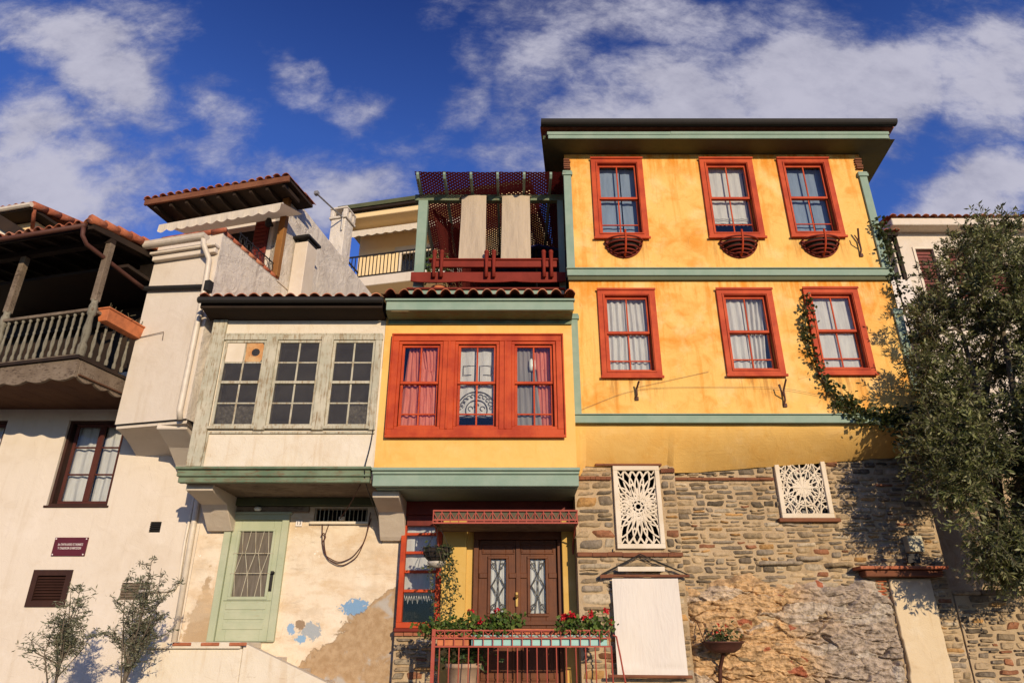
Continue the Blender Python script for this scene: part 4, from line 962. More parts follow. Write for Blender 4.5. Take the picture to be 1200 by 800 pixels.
mb.build('lattice', 'rail', aw)
mb = MB(); mb.box(ax0 + .015, ax1 - .015, ay0 + .02, ay1, az0 - .012, az0 + .012); mb.build('deck', 'greywood', aw)
mb = MB(); mb.box(ax0 + .02, ax1 - .02, ay0 + .03, ay0 + .036, az0 + .05, az1 - .015); mb.build('mesh_back', plain('dusty_brown_mesh', (.10, .085, .05), .9), aw)
for x in (ax0 + .02, ax1 - .02):
    mb = MB(); mb.tube([(x, ay0 + .05, az0 - .01), (x, ay0 + .35, az0 - .06), (x, ay1 - .1, az0 - .22), (x, ay1 + .02, az0 - .5)], .014, 6); mb.build('strut', 'rail', aw)
# landing, iron railing with its planter basket
mb = MB(); mb.box(-1.45, 1.45, 10.52, YD, 0, .93); mb.build('door_landing', 'concrete', mid, bev=.02)
rl = empty('iron_railing', (.1, 10.6, .93), 'pinkish red iron railing with a planter basket in front of the double door', 'railing')
mb = MB(); fx0, fx1, fy, fz0, fz1 = -1.10, 1.39, 10.62, 1.59, 1.80
for z in (fz0, fz1, fz0 + .11): mb.bar((fx0, fy, z), (fx1, fy, z), .02)
n = 18
for i in range(n + 1):
    x = fx0 + (fx1 - fx0) * i / n; mb.bar((x, fy, fz0), (x, fy, fz1), .013)
    if i < n:
        d = (fx1 - fx0) / n; mb.ribbon([(x, fz0 + .11), (x + d, fz1)], .009, fy + .006, fy + .011); mb.ribbon([(x, fz1), (x + d, fz0 + .11)], .009, fy + .0125, fy + .0175)
for x in (fx0, fx1):
    for z in (fz0, fz1): mb.bar((x, fy, z), (x, fy + .26, z), .018)
mb.bar((fx0, fy + .26, fz0), (fx1, fy + .26, fz0), .018); mb.bar((fx0, fy + .26, fz1), (fx1, fy + .26, fz1), .018)
mb.build('planter_basket', 'rail', rl)
for i in range(n):
    x = fx0 + (fx1 - fx0) * (i + .5) / n; mb = MB(); mb.tube([(x, fy + .02, fz0), (x, fy + .02, .95)], .009, 6); mb.build('baluster', 'rail', rl)
mb = MB(); mb.bar((fx0 - .02, fy + .02, .93), (fx0 - .02, fy + .02, 1.82), .05); mb.build('post', 'rail', rl)
mb = MB(); mb.tube([(fx1 + .05, fy, 1.74), (fx1 + .1, fy, 1.72), (fx1 + .13, fy - .04, 1.5), (fx1 + .15, fy - .2, 1.2), (fx1 + .17, fy - .5, .9)], .013, 7); mb.tube([(fx1 + .02, fy, 1.6), (fx1 + .02, fy, .95)], .011, 6); mb.build('handrail', 'rail', rl)
# ---- roof terrace things
pg = empty('pergola', (-1.8, 11.6, 7.7), 'teal timber pergola roofed with maroon netting on the roof terrace', 'pergola')
mb = MB(); mb.box(-1.90, -1.71, 11.52, 11.69, 7.70, 9.88); mb.build('post', 'tealz', pg, bev=.006)
mb = MB(); mb.box(.92, 1.04, 11.52, 11.66, 7.70, 9.88); mb.build('post', 'tealz', pg, bev=.006)
mb = MB(); mb.box(-1.98, 1.08, 11.54, 11.66, 9.885, 10.03); mb.box(-1.98, 1.3, 14.1, 14.2, 9.885, 10.0); mb.build('beam', 'darkgreen', pg, bev=.006)
for k in range(6):
    x = -1.86 + k * .525; mb = MB(); mb.profx([(10.93, 10.06), (10.99, 10.0), (14.5, 10.035), (14.5, 10.12), (10.93, 10.12)], x - .025, x + .025); mb.build('rafter', 'tealz', pg, bev=.004)
def netmat():
    m, t, p = base_mat('maroon_shade_net'); co = obco(t); sp = t.new('ShaderNodeSeparateXYZ'); t.put(sp.inputs[0], t.mapping(co, rot=(0, 0, radians(45)), sc=(15, 15, 15)))
    fx = t.math('ABSOLUTE', t.math('SUBTRACT', t.math('FRACT', sp.outputs[0]), .5)); fy_ = t.math('ABSOLUTE', t.math('SUBTRACT', t.math('FRACT', t.math('ADD', sp.outputs[1], sp.outputs[2])), .5))
    hole = t.math('MULTIPLY', t.math('LESS_THAN', fx, .15), t.math('LESS_THAN', fy_, .15))
    p.inputs['Base Color'].default_value = (.10, .018, .014, 1); p.inputs['Roughness'].default_value = .9; p.inputs['Specular IOR Level'].default_value = .1
    tl_ = t.new('ShaderNodeBsdfTranslucent'); tl_.inputs[0].default_value = (.12, .016, .014, 1); m1 = t.new('ShaderNodeMixShader'); m1.inputs[0].default_value = .5; t.l.new(p.outputs[0], m1.inputs[1]); t.l.new(tl_.outputs[0], m1.inputs[2])
    tp_ = t.new('ShaderNodeBsdfTransparent'); m2 = t.new('ShaderNodeMixShader'); t.l.new(hole, m2.inputs[0]); t.l.new(m1.outputs[0], m2.inputs[1]); t.l.new(tp_.outputs[0], m2.inputs[2]); t.l.new(m2.outputs[0], t.n['Material Output'].inputs[0]); return m
M['net'] = netmat()
mb = MB(); ng = 30; vs = []
for j in range(ng + 1):
    for i in range(ng + 1): x = -1.92 + 3.0 * i / ng; y = 10.92 + 3.6 * j / ng; vs.append((x, y, 10.128 - .02 * abs(sin((x + 1.86) / .525 * pi)) + .012 * noise.noise((x * 3, y * 3, 0))))
mb.add(vs, [(j * (ng + 1) + i, j * (ng + 1) + i + 1, (j + 1) * (ng + 1) + i + 1, (j + 1) * (ng + 1) + i) for j in range(ng) for i in range(ng)])
mb.build('roof_net', 'net', pg, smooth=True)
mb = MB(); vs = []
for j in range(ng + 1):                                  # the net hanging down at the left, gathered at the foot
    t = j / ng
    for i in range(ng + 1):
        s_ = i / ng; vs.append((-1.66 + 1.15 * s_ * (1 - .66 * t ** .7) + .42 * t, 11.9 + 1.9 * s_ + .06 * sin(s_ * 26) * (.3 + t), 9.95 - 2.0 * t))
mb.add(vs, [(j * (ng + 1) + i, j * (ng + 1) + i + 1, (j + 1) * (ng + 1) + i + 1, (j + 1) * (ng + 1) + i) for j in range(ng) for i in range(ng)])
mb.build('side_net', 'net', pg, smooth=True)
for k, (x0, x1, sp, lb) in enumerate(((-1.02, -.52, .06, 'beige canvas blind hanging on the left under the pergola'), (-.20, .36, .04, 'beige canvas blind hanging on the right under the pergola with a small dark stain'))):
    b = empty('roller_blind', ((x0 + x1) / 2, 11.5, 8.3), lb, 'blind', 'canvas blinds under the pergola')
    curtain(b, x0, x1, 8.30, 9.93, 11.46, 'blind', .5, .03, 60 + k, lambda t, sp=sp: (-sp * t * t, 1 + .01 * t))
    mb = MB(); mb.tube([(x0 - .03, 11.48, 9.93), (x1 + .03, 11.48, 9.93)], .022, 8); mb.build('roller', 'greywood', b); mb = MB(); mb.tube([(x0 - .05, 11.47, 8.30), (x1 + .01, 11.47, 8.30)], .014, 8); mb.build('bottom_bar', 'blind', b)
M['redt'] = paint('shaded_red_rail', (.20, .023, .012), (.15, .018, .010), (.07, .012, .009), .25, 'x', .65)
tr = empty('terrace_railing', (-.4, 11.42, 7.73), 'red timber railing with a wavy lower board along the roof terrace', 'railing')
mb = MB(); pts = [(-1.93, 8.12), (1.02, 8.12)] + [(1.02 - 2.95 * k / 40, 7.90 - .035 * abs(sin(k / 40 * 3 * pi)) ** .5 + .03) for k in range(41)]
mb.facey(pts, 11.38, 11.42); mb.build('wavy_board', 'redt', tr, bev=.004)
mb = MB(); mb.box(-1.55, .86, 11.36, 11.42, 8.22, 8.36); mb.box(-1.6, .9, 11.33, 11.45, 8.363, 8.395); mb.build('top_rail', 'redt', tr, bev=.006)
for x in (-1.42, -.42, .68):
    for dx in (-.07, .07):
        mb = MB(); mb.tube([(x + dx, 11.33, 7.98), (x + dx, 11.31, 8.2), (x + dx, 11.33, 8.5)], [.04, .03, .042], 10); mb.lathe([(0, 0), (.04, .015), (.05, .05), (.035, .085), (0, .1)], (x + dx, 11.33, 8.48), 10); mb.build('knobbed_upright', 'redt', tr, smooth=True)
um = empty('parasol', (.55, 13.3, 7.7), 'folded dark blue parasol in the shade behind the canvas blinds', 'parasol')
mb = MB(); mb.tube([(.55, 13.3, 7.7), (.55, 13.3, 10.0)], .025, 8); mb.build('pole', 'greywood', um); mb = MB(); mb.lathe([(.02, 1.0), (.3, .82), (.75, .55), (1.0, .42), (.98, .40), (.7, .52), (.02, .9)], (.55, 13.3, 8.9), 8); mb.build('canopy', 'blueum', um)

# ================================================================== white bay house on the left of it
wh = empty('white_bay_house', (-3.7, 12, 0), 'weathered white house with a three-window timber bay over a pale green door', 'house')
VX0, VX1 = -5.17, BX0 - .004
OPN = [(-4.93, -4.21), (-4.02, -3.265), (-3.065, -2.34)]; wz0, wz1 = 4.86, 6.40
mb = MB(); holed(mb, VX0, VX1, 4.15, 6.80, YB, [(a, b, wz0, wz1) for a, b in OPN], .2)
mb.quad((VX0, YB, 4.0), (VX0, YB, 6.8), (VX0, 12.3, 6.8), (VX0, 12.3, 4.0))
mb.build('bay_wall', 'oldwhite', wh)
mb = MB(); mb.box(VX0 - .02, VX0 + .22, YB - .05, YB - .003, 4.2, 6.78); mb.build('corner_board', 'oldgreen', wh, bev=.006)
mb = MB(); mb.box(VX0 + .222, VX1 - .03, YB - .035, YB - .003, 6.50, 6.53); mb.build('trim', 'oldgreen', wh, bev=.005)
mb = MB(); mb.box(VX0 + .222, VX1 - .03, YB - .03, YB - .003, 4.74, 4.775); mb.box(VX0 + .222, VX0 + .25, YB - .031, YB - .003, 4.2, 4.741); mb.build('trim', 'oldgreen', wh, bev=.005)
mb = MB(); mb.box(-4.21, -4.02, YB - .055, YB - .003, 4.80, 6.46); mb.build('mullion', 'oldgreen', wh, bev=.006)
mb = MB(); mb.box(-3.265, -3.065, YB - .055, YB - .003, 4.80, 6.46); mb.build('mullion', 'oldgreen', wh, bev=.006)
mb = MB(); mb.box(-4.95, -2.22, YB - .045, YB - .003, 6.40, 6.497); mb.box(-2.34, -2.23, YB - .045, YB - .003, 4.80, 6.398); mb.build('window_surround', 'oldgreen', wh, bev=.006)
for k, (a, b) in enumerate(OPN):
    mb = MB(); c, d = wz0, wz1; mb.ring(a, b, c, d, .045, YB - .02, YB + .03); a, b, c, d = a + .045, b - .045, c + .045, d - .045; xm = (a + b) / 2; zm = c + (d - c) * .5
    mb.box(a, b, YB - .03, YB + .02, zm - .025, zm + .025)
    for z in (c + (zm - c) * .5, zm + (d - zm) * .5): mb.box(a, b, YB - .004, YB + .012, z - .013, z + .013)
    for (p, q) in ((c, c + (zm - c) * .5 - .013), (c + (zm - c) * .5 + .013, zm - .025), (zm + .025, zm + (d - zm) * .5 - .013), (zm + (d - zm) * .5 + .013, d)): mb.box(xm - .015, xm + .015, YB - .005, YB + .011, p, q)
    mb.box(a - .07, b + .07, YB - .07, YB - .022, wz0 - .045, wz0 - .0)
    wn = mb.build('window', 'oldgreen', wh, bev=.004)
    mb = MB(); mb.quad((a, YB + .004, c), (b, YB + .004, c), (b, YB + .004, d), (a, YB + .004, d)); mb.build('pane', 'dusty', wn)
    room(wn, a - .04, b + .04, c - .04, d + .04, YB + .03, .45, mat='greyglassback')
    if k == 0:
        wn['label'] = 'bay window with a white board and a rusty plate with a round hole in its top panes'
        zt = zm + (d - zm) * .5 + .014; mb = MB(); mb.box(a + .002, xm - .016, YB - .003, YB + .002, zt, d - .003); mb.build('white_board', 'white_wood', wn)
        mb = MB(); cx, cz = (xm + .016 + b) / 2 + .02, (zt + d) / 2; rr_ = .07; x0, x1 = xm + .017, b - .002; ou = []; ring_ = []
        for q in range(24):
            an = 2 * pi * q / 24; m_ = min((x1 - cx if cos(an) > 0 else cx - x0) / max(abs(cos(an)), 1e-4), (d - .004 - cz if sin(an) > 0 else cz - zt) / max(abs(sin(an)), 1e-4)); ou.append((cx + m_ * cos(an), YB - .003, cz + m_ * sin(an))); ring_.append((cx + rr_ * cos(an), YB - .003, cz + rr_ * sin(an)))
        mb.add(ou + ring_, [(q, (q + 1) % 24, 24 + (q + 1) % 24, 24 + q) for q in range(24)]); mb.build('rusty_plate', paint('rusty_steel_plate', (.48, .20, .06), (.58, .40, .2), (.26, .08, .025), .4, 'a', .8), wn)
    if k in (0, 2):
        mb = MB(); nn = 40; vs = []; x0, x1 = (a, b) if k == 0 else (xm, b); zt = c + (zm - c) * (.5 if k == 0 else .62); g = random.Random(k)
        for j in range(nn + 1):
            for i in range(nn + 1):
                x = x0 + (x1 - x0) * i / nn; z = c + (zt - c) * j / nn * (.9 + .1 * noise.noise((x * 8, 0, k))); vs.append((x, YB + .05 + .045 * noise.noise((x * 9, z * 9, k)) + .03 * noise.noise((x * 22, z * 18, k)), z))
        mb.add(vs, [(j * (nn + 1) + i, j * (nn + 1) + i + 1, (j + 1) * (nn + 1) + i + 1, (j + 1) * (nn + 1) + i) for j in range(nn) for i in range(nn)]); mb.build('plastic_sheet', 'plastic', wn)
mb = MB(); mb.box(VX0 - .08, VX1 - .02, 10.60, YB - .003, 4.02, 4.12); mb.box(VX0 - .10, VX1 - .0, 10.55, YB - .003, 4.122, 4.165); mb.box(VX0 - .06, VX1 - .03, 10.64, YB - .003, 3.93, 4.018); mb.build('cornice', 'darkgreen', wh, bev=.008)
mb = MB(); mb.box(VX0, VX1, YB + .003, 11.998, 3.94, 3.999); mb.build('bay_soffit', 'greywood', wh)
mb = MB(); mb.box(VX0 + .4, VX1 - .02, 11.86, 11.996, 3.80, 3.938); mb.build('wall_plate', 'olivegreen', wh, bev=.008); mb = MB(); mb.box(VX0 + .4, -3.5, 11.92, 11.996, 3.70, 3.795); mb.build('wall_plate', 'greywood', wh, bev=.008)
bracket(wh, VX0 - .01, VX0 + .42, 3.95, 3.38, 10.85, 11.99)
# dark eave with a thin row of tiles
mb = MB(); mb.box(VX0 - .12, VX1 - .0, 10.34, 10.40, 6.83, 6.97); mb.quad((VX0 - .1, 10.40, 6.83), (VX0 - .1, YB - .003, 6.78), (VX1, YB - .003, 6.78), (VX1, 10.40, 6.83)); mb.build('eave_board', 'darkwood', wh)
mb = MB(); mb.tube([(VX0 - .14, 10.27, 6.94), (VX1 + .02, 10.27, 6.94)], .055, 8); mb.build('gutter', 'gutter', wh)
tiles(VX0 - .14, VX1, 10.24, 7.0, 12.5, 7.45, pitch=.21, rise=.045, seed=8).build('roof', 'tile', wh)
mb = MB(); mb.quad((VX0, 10.32, 6.98), (VX1, 10.32, 6.98), (VX1, 12.5, 7.43), (VX0, 12.5, 7.43)); mb.quad((VX0, 12.5, 7.43), (VX1, 12.5, 7.43), (VX1, 13.8, 7.1), (VX0, 13.8, 7.1)); mb.build('roof_deck', 'darkwood', wh)
# ground-floor wall
mb = MB(); holed(mb, -5.36, -1.872, 0, 3.98, 12.0, [(-4.86, -3.85, 1.66, 3.62), (-3.42, -2.50, 3.55, 3.78)], .2)
mb.quad((-1.872, 12, 0), (-1.872, 12.4, 0), (-1.872, 12.4, 3.98), (-1.872, 12, 3.98)); mb.build('ground_wall', 'oldwall', wh)
# vent with upright bars
mb = MB(); mb.box(-3.47, -2.46, 11.93, 12.0, 3.50, 3.545); vt = mb.build('barred_vent', 'oldwhite', wh, bev=.006)
mb = MB()
for k in range(13): x = -3.40 + k * .073; mb.tube([(x, 12.03, 3.55), (x, 12.03, 3.78)], .008, 5)
mb.build('bars', 'oldgreen', vt); room(vt, -3.42, -2.5, 3.55, 3.78, 12.1, .5)
mb = MB(); mb.box(-2.98, -2.88, 11.96, 12.03, 3.57, 3.63); mb.build('junction_box', 'white_wood', vt, bev=.004)
# green door
mb = MB(); mb.ring(-4.90, -3.82, 1.655, 3.66, .115, 11.93, 12.05, wb=.01, wt=.09); mb.box(-4.93, -3.79, 11.90, 11.995, 3.662, 3.70); gd = mb.build('green_door', 'door', wh, bev=.008)
mb = MB(); a, b, c, d = -4.78, -3.94, 1.668, 3.565; ga, gb, gc, gd_ = a + .15, b - .14, 2.34, 3.38; ya, yb_ = 11.975, 12.025
mb.box(a, ga, ya, yb_, c, d); mb.box(gb, b, ya, yb_, c, d); mb.box(ga, gb, ya, yb_, gd_, d); mb.box(ga, gb, ya, yb_, c, gc)
mb.ring(ga - .05, gb + .05, gc - .05, gd_ + .05, .045, ya - .022, ya - .002)
for z in (1.84, 1.99, 2.14): mb.box(a + .09, b - .09, ya - .012, ya - .002, z, z + .105)
mb.box(a + .04, b - .02, ya - .02, ya - .002, 2.275, 2.286); lf = mb.build('door_leaf', 'door', gd, bev=.006)
mb = MB(); mb.quad((ga, ya + .03, gc), (gb, ya + .03, gc), (gb, ya + .03, gd_), (ga, ya + .03, gd_)); mb.build('pane', fabric('ribbed_brown_glass', (.15, .125, .10), (.10, .085, .065), 0), gd)
mb = MB(); nb = 5
for k in range(nb): x = ga + (gb - ga) * (k + .5) / nb; q = .05 if k % 2 else -.05; mb.tube([(x, ya - .008, gc - .02), (x + q, ya - .012, gc + .36), (x - q * .6, ya - .012, gc + .68), (x + q * .4, ya - .008, gd_ + .03)], .0065, 5)
for z in (gc + .36, gc + .68):
    mb.tube([(ga - .06, ya - .02, z), (gb + .06, ya - .02, z)], .007, 5)
    for k in range(3): mb.lathe([(0, -.012), (.014, 0), (0, .012)], (ga + (gb - ga) * (k + .4) / 3 + .06, ya - .024, z), 8)
mb.build('grille', 'oldgreen', gd)
mb = MB(); mb.box(b - .085, b - .035, ya - .012, ya - .002, 2.42, 2.74); mb.tube([(b - .06, ya - .01, 2.70), (b - .06, ya - .06, 2.70), (b - .0, ya - .065, 2.71)], .012, 6); mb.tube([(b - .06, ya - .01, 2.44), (b - .06, ya - .05, 2.46), (b - .06, ya - .05, 2.66)], .011, 6); mb.build('door_handle', 'iron', gd)
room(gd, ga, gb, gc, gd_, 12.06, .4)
ld = empty('door_lamp', (-4.36, 11.9, 3.72), 'small white round lamp above the pale green door', 'lamp'); mb = MB(); mb.lathe([(0, -.03), (.045, -.028), (.065, 0), (.05, .03), (0, .03)], (-4.36, 11.86, 3.74), 14); mb.build('globe', 'bulb', ld, smooth=True); mb = MB(); mb.box(-4.39, -4.33, 11.86, 11.9, 3.765, 3.80); mb.build('fitting', 'iron', ld)
npz = empty('house_number', (-3.66, 11.99, 3.55), 'small white house number tile to the right of the green door', 'number plate'); mb = MB(); mb.box(-3.715, -3.605, 11.975, 11.998, 3.47, 3.57); mb.build('plate', 'letter', npz, bev=.003); text('13', .085, (-3.66, 11.974, 3.52), UPR, npz, 'inkblack')
# landing and stair, plastered
mb = MB(); mb.box(-5.62, -4.02, 11.05, 11.998, 1.56, 1.65); mb.build('door_slab', 'oldwhite', wh, bev=.01)
st_ = MB(); st_.box(-5.56, -4.0, 11.10, 11.998, 0, 1.558)
st_.facey([(-3.999, 1.64), (-3.999, 0), (-2.0, 0), (-2.0, .82)], 11.11, 11.3); st_.build('stair_wall', 'oldwhite', wh, bev=.012)
mb = MB(); 
for k in range(5): mb.box(-3.98 + k * .40, -3.98 + k * .40 + .397, 11.31, 11.998, 0, 1.44 - k * .165)
mb.build('stair', 'concrete', wh, bev=.01)
mb = MB(); rb = random.Random(9)
for k in range(3): mb.cur = (.40, .13, .06); x = -5.02 + k * .42; mb.box(x, x + .25 + .06 * rb.random(), 11.03, 11.045, 1.60, 1.645)
mb.build('exposed_brick', 'tile', wh, bev=.006)

# ================================================================== white corner house with oriel, balcony and penthouse
MF = Matrix.Translation((-5.38, 10.8, 0)) @ Matrix.Rotation(radians(-14), 4, 'Z')     # jetty line of the upper floors
def loc(x, y, z): return MF @ Vector((x, y, z))
lh = empty('corner_house', (-7.5, 12, 0), 'cream white house on the left with a wooden balcony, an oriel and a penthouse', 'house')
mb = MB(); LW = [(-8.10, -7.04, 3.82, 5.37), (-10.3, -9.22, 3.82, 5.37), (-7.97, -7.36, 2.2, 2.74), (-6.48, -6.0, 2.29, 2.56), (-6.22, -6.03, 3.37, 3.55)]
holed(mb, -14, -5.364, 0, 5.7, 12.0, LW, .2); mb.build('lower_wall', 'white', lh)
for k in (0, 1):
    a, b, c, d = LW[k]; mb = MB(); mb.ring(a + .0, b - .0, c + .0, d - .0, .05, 12.05, 12.2); mb.box(a - .03, b + .03, 11.97, 12.05, c - .03, c + .004); wn = mb.build('window', 'darkbrown', lh, bev=.004)
    a += .05; b -= .05; c += .05; d -= .05; xm = (a + b) / 2 + .06
    for (p, q) in ((a + .06, xm), (xm, b)):
        mb = MB(); mb.ring(p, q, c, d, .05, 12.10, 12.145)
        for z in (c + (d - c) * .36, c + (d - c) * .70): mb.box(p + .05, q - .05, 12.108, 12.14, z - .014, z + .014)
        mb.build('casement', 'sashbrown', wn, bev=.004)
    mb = MB(); mb.quad((a, 12.125, c), (b, 12.125, c), (b, 12.125, d), (a, 12.125, d)); mb.build('pane', 'glass', wn)
    curtain(wn, a - .02, xm + .02, c, d, 12.22, 'curtw', 3, .02, 70 + k, lambda t: (.0, .92 + .08 * t)); curtain(wn, xm + .02, b + .03, c, d, 12.23, 'curtw', 3, .02, 75 + k); room(wn, a, b, c, d, 12.19, .6)
for k, nm in ((2, 6), (3, 6), (4, 5)):
    a, b, c, d = LW[k]; mb = MB()
    if k == 2: mb.ring(a - .02, b + .02, c - .02, d + .02, .09, 11.975, 12.06)
    e = .07 if k == 2 else 0.0; n = 9 if k == 2 else nm
    for i in range(n): z = c + e + (d - c - 2 * e) * (i + .5) / n; mb.add([(a + e, 12.0, z - .015), (b - e, 12.0, z - .015), (b - e, 12.06, z + .025), (a + e, 12.06, z + .025), (a + e, 12.004, z - .027), (b - e, 12.004, z - .027), (b - e, 12.064, z + .013), (a + e, 12.064, z + .013)], [(0, 1, 2, 3), (4, 7, 6, 5), (0, 4, 5, 1), (1, 5, 6, 2), (2, 6, 7, 3), (3, 7, 4, 0)])
    g = mb.build('air_grille', {2: 'darkbrown', 3: 'greywood', 4: 'iron'}[k], lh); room(g, a, b, c, d, 12.1, .3)
# oriel block: front, right flank (also the parapet of the roof terrace)
mb = MB(MF); ox0, ox1, oz0, oz1 = -1.39, 0.0, 5.02, 8.36
mb.quad((ox0, 0, oz0), (ox1, 0, oz0), (ox1, 0, 8.66), (ox0, 0, 8.66)); mb.quad((ox0, 0, oz0), (ox0, 0, 8.66), (ox0, 2.2, 8.66), (ox0, 2.2, oz0))
mb.build('oriel_wall', 'white', lh)
mb = MB(MF); mb.quad((ox1, 0, oz0), (ox1, 1.84, oz0), (ox1, 1.84, 8.63), (ox1, 0, 8.66)); mb.build('flank_wall', 'stucco', lh)
mb = MB(MF); mb.box(-5.2, -.0, .02, 6, 8.60, 8.64); mb.build('terrace_floor', 'concrete', lh)
mb = MB(); A = loc(ox1, -.0, oz0 - .0); B = loc(ox0, 0, oz0)
P0, P1 = (A.x, A.y, oz0 - .004), (B.x, B.y, oz0 - .004)
nseg = 10; vs = []
for i in range(nseg + 1):
    t = i / nseg; z = oz0 - .06 - .26 * t ** 1.6
    for (px_, py_) in ((P1[0], P1[1]), (P0[0], P0[1])): vs.append((px_, py_ + .06 + (12.0 - py_ - .06) * t, z))
mb.add(vs, [(2 * i, 2 * i + 1, 2 * i + 3, 2 * i + 2) for i in range(nseg)])
mb.quad((P1[0], P1[1] + .06, oz0 - .06), (P0[0], P0[1] + .06, oz0 - .06), (P0[0], P0[1] + .06, oz0), (P1[0], P1[1] + .06, oz0)); mb.add([(P1[0], P1[1] + .06, oz0), (P1[0], 12, oz0)] + [vs[2 * i] for i in range(nseg, -1, -1)], [tuple(range(nseg + 3))]); mb.build('oriel_cove', 'white', lh)
mb = MB(); mb.profx([(10.98, 5.0), (10.98, 4.9), (11.5, 4.72), (11.86, 4.5), (11.93, 4.43), (11.999, 4.43), (11.999, 5.0)], -5.93, -5.42); mb.build('oriel_bracket', 'white', lh, bev=.012)
# gutter and moulded eave of the oriel
mb = MB(MF); mb.box(ox0 + .02, ox1 - .02, -.10, -.002, 8.16, 8.26); mb.box(ox0 + .0, ox1 - .0, -.17, -.002, 8.262, 8.32); mb.build('eave_moulding', 'white', lh, bev=.01)
mb = MB(MF); gp = [(-.26 + .085 * cos(t), 8.42 + .085 * sin(t)) for t in [pi + pi * k / 8 for k in range(9)]] + [(-.165, 8.44), (-.355, 8.44)]
mb.profx(gp, ox0 - .05, ox1 - .12); mb.build('gutter', 'whitep', lh, smooth=False)
mb = MB(MF); mb.tube([(-.17, -.26, 8.36), (-.16, -.25, 8.24), (-.12, -.08, 8.02), (-.10, -.07, 7.5), (-.09, -.07, 5.15), (-.09, -.02, 5.0)], .05, 10)
mb.v += []; mb.build('downpipe', 'whitep', lh, smooth=True)
mb = MB(); mb.tube([(-5.46, 10.92, 5.06), (-5.46, 11.4, 4.9), (-5.47, 11.93, 4.6), (-5.45, 11.94, 3.7), (-5.41, 11.94, 1.6)], .048, 10); mb.tube([(-5.52, 11.95, 4.4), (-5.55, 11.96, 3.2), (-5.52, 11.96, 2.62), (-5.57, 11.96, 2.47), (-5.7, 11.96, 2.43), (-6.15, 11.97, 2.42)], .026, 6)
mb.build('downpipe', 'whitep', lh, smooth=True)
mb = MB(MF); mb.tube([(-1.42, -.06, 7.60), (-.02, -.06, 7.46)], .045, 8); mb.box(-.08, .02, -.12, -.003, 7.36, 7.56); mb.build('black_pipe', 'gutter', lh)
mb = MB(MF); mb.tube([(-1.3, -.02, 6.62), (-.80, -.03, 6.67), (-.79, -.03, 6.52)], .007, 5); mb.build('thin_cable', 'greywood', lh)
# parapet coping of terracotta along the flank
mb = MB(MF); rb = random.Random(12)
for k in range(7):
    mb.cur = rb.choice([(.42, .13, .06), (.36, .1, .05), (.48, .18, .09)]); y = .04 + k * .255; mb.tube([(-.03, y, 8.655), (-.03, y + .29, 8.67)], [.055, .045], 8)
for k in range(5): mb.cur = rb.choice([(.42, .13, .06), (.36, .1, .05)]); x = -1.30 + k * .27; mb.tube([(x, -.02, 8.655), (x + .29, -.02, 8.67)], [.055, .045], 8)
mb.build('coping_tiles', 'tile', lh, smooth=True)
mb = MB(MF); mb.bar((-.06, .5, 8.7), (-.06, 1.7, 8.7), .02); mb.bar((-.06, .5, 8.95), (-.06, 1.7, 8.95), .02)
for k in range(6): y = .55 + k * .2; mb.bar((-.06, y, 8.7), (-.06, y, 9.0), .014); mb.tube([(-.06, y + .1 + .06 * cos(t * pi / 5), 8.83 + .08 * sin(t * pi / 5)) for t in range(11)], .008, 5)
mb.build('iron_trellis', 'iron', lh)
# penthouse
mb = MB(MF); holed(mb, -2.62, -.03, 8.62, 10.6, 1.86, [(-2.3, -.72, 8.66, 10.1)], .3)
mb.build('penthouse_front', 'white', lh)
mb = MB(MF); g = [(1.86, 7.0), (6.45, 7.0), (6.45, 10.50), (1.86, 10.86)]; mb.prism(g, lambda y, z: (-.02, y, z), lambda y, z: (-.3, y, z)); mb.build('gable_wall', 'stucco', lh)
mb = MB(MF); mb.quad((-2.62, 1.86, 8.6), (-2.62, 1.86, 10.6), (-2.62, 6.4, 10.6), (-2.62, 6.4, 8.6)); mb.quad((-2.62, 6.4, 7), (-2.62, 6.4, 10.5), (-.3, 6.4, 10.5), (-.3, 6.4, 7)); mb.build('rear_wall', 'stucco', lh)
mb = MB(MF); mb.box(-2.3, -1.55, 2.0, 2.05, 8.66, 10.1); mb.build('shutter', 'maroon', lh); mb = MB(MF); mb.box(-1.5, -.74, 2.02, 2.06, 8.66, 10.1)
lq = mb.build('glass_door', 'dark', lh)
mb = MB(MF); mb.box(-.74, -.40, 1.80, 1.852, 8.70, 10.28)
for k in range(15): z = 8.76 + k * .1; mb.box(-.71, -.43, 1.785, 1.798, z, z + .07)
mb.build('shutter', 'maroon', lh, bev=.004)
mb = MB(MF); mb.box(-.10, .05, 1.72, 1.84, 8.66, 10.62); mb.build('corner_timber', 'ochrewood', lh, bev=.008)
mb = MB(MF); mb.tube([(-.30, 1.80, 9.98), (-.30, 1.66, 10.0)], .03, 8); mb.lathe([(0, -.12), (.06, -.1), (.075, 0), (.05, .08), (0, .1)], (-.30, 1.64, 9.98), 10); mb.build('wall_lamp', 'iron', lh)
mb = MB(MF); mb.add([(-3.2, 1.2, 10.66), (.36, 1.2, 10.70), (.36, 2.2, 10.68), (-3.2, 2.2, 10.64), (-3.2, 1.2, 10.60), (.36, 1.2, 10.64), (.36, 2.2, 10.62), (-3.2, 2.2, 10.58)], [(0, 1, 2, 3), (7, 6, 5, 4), (0, 4, 5, 1), (1, 5, 6, 2), (2, 6, 7, 3), (3, 7, 4, 0)])
for k in range(9): x = -3.0 + k * .4; mb.box(x, x + .06, 1.22, 1.82, 10.50, 10.598)
rf = mb.build('penthouse_roof', 'darkwood', lh)
mb = MB(MF); mb.box(-3.22, .38, 1.14, 1.195, 10.58, 10.72); mb.build('fascia_board', 'beam', rf, bev=.005)
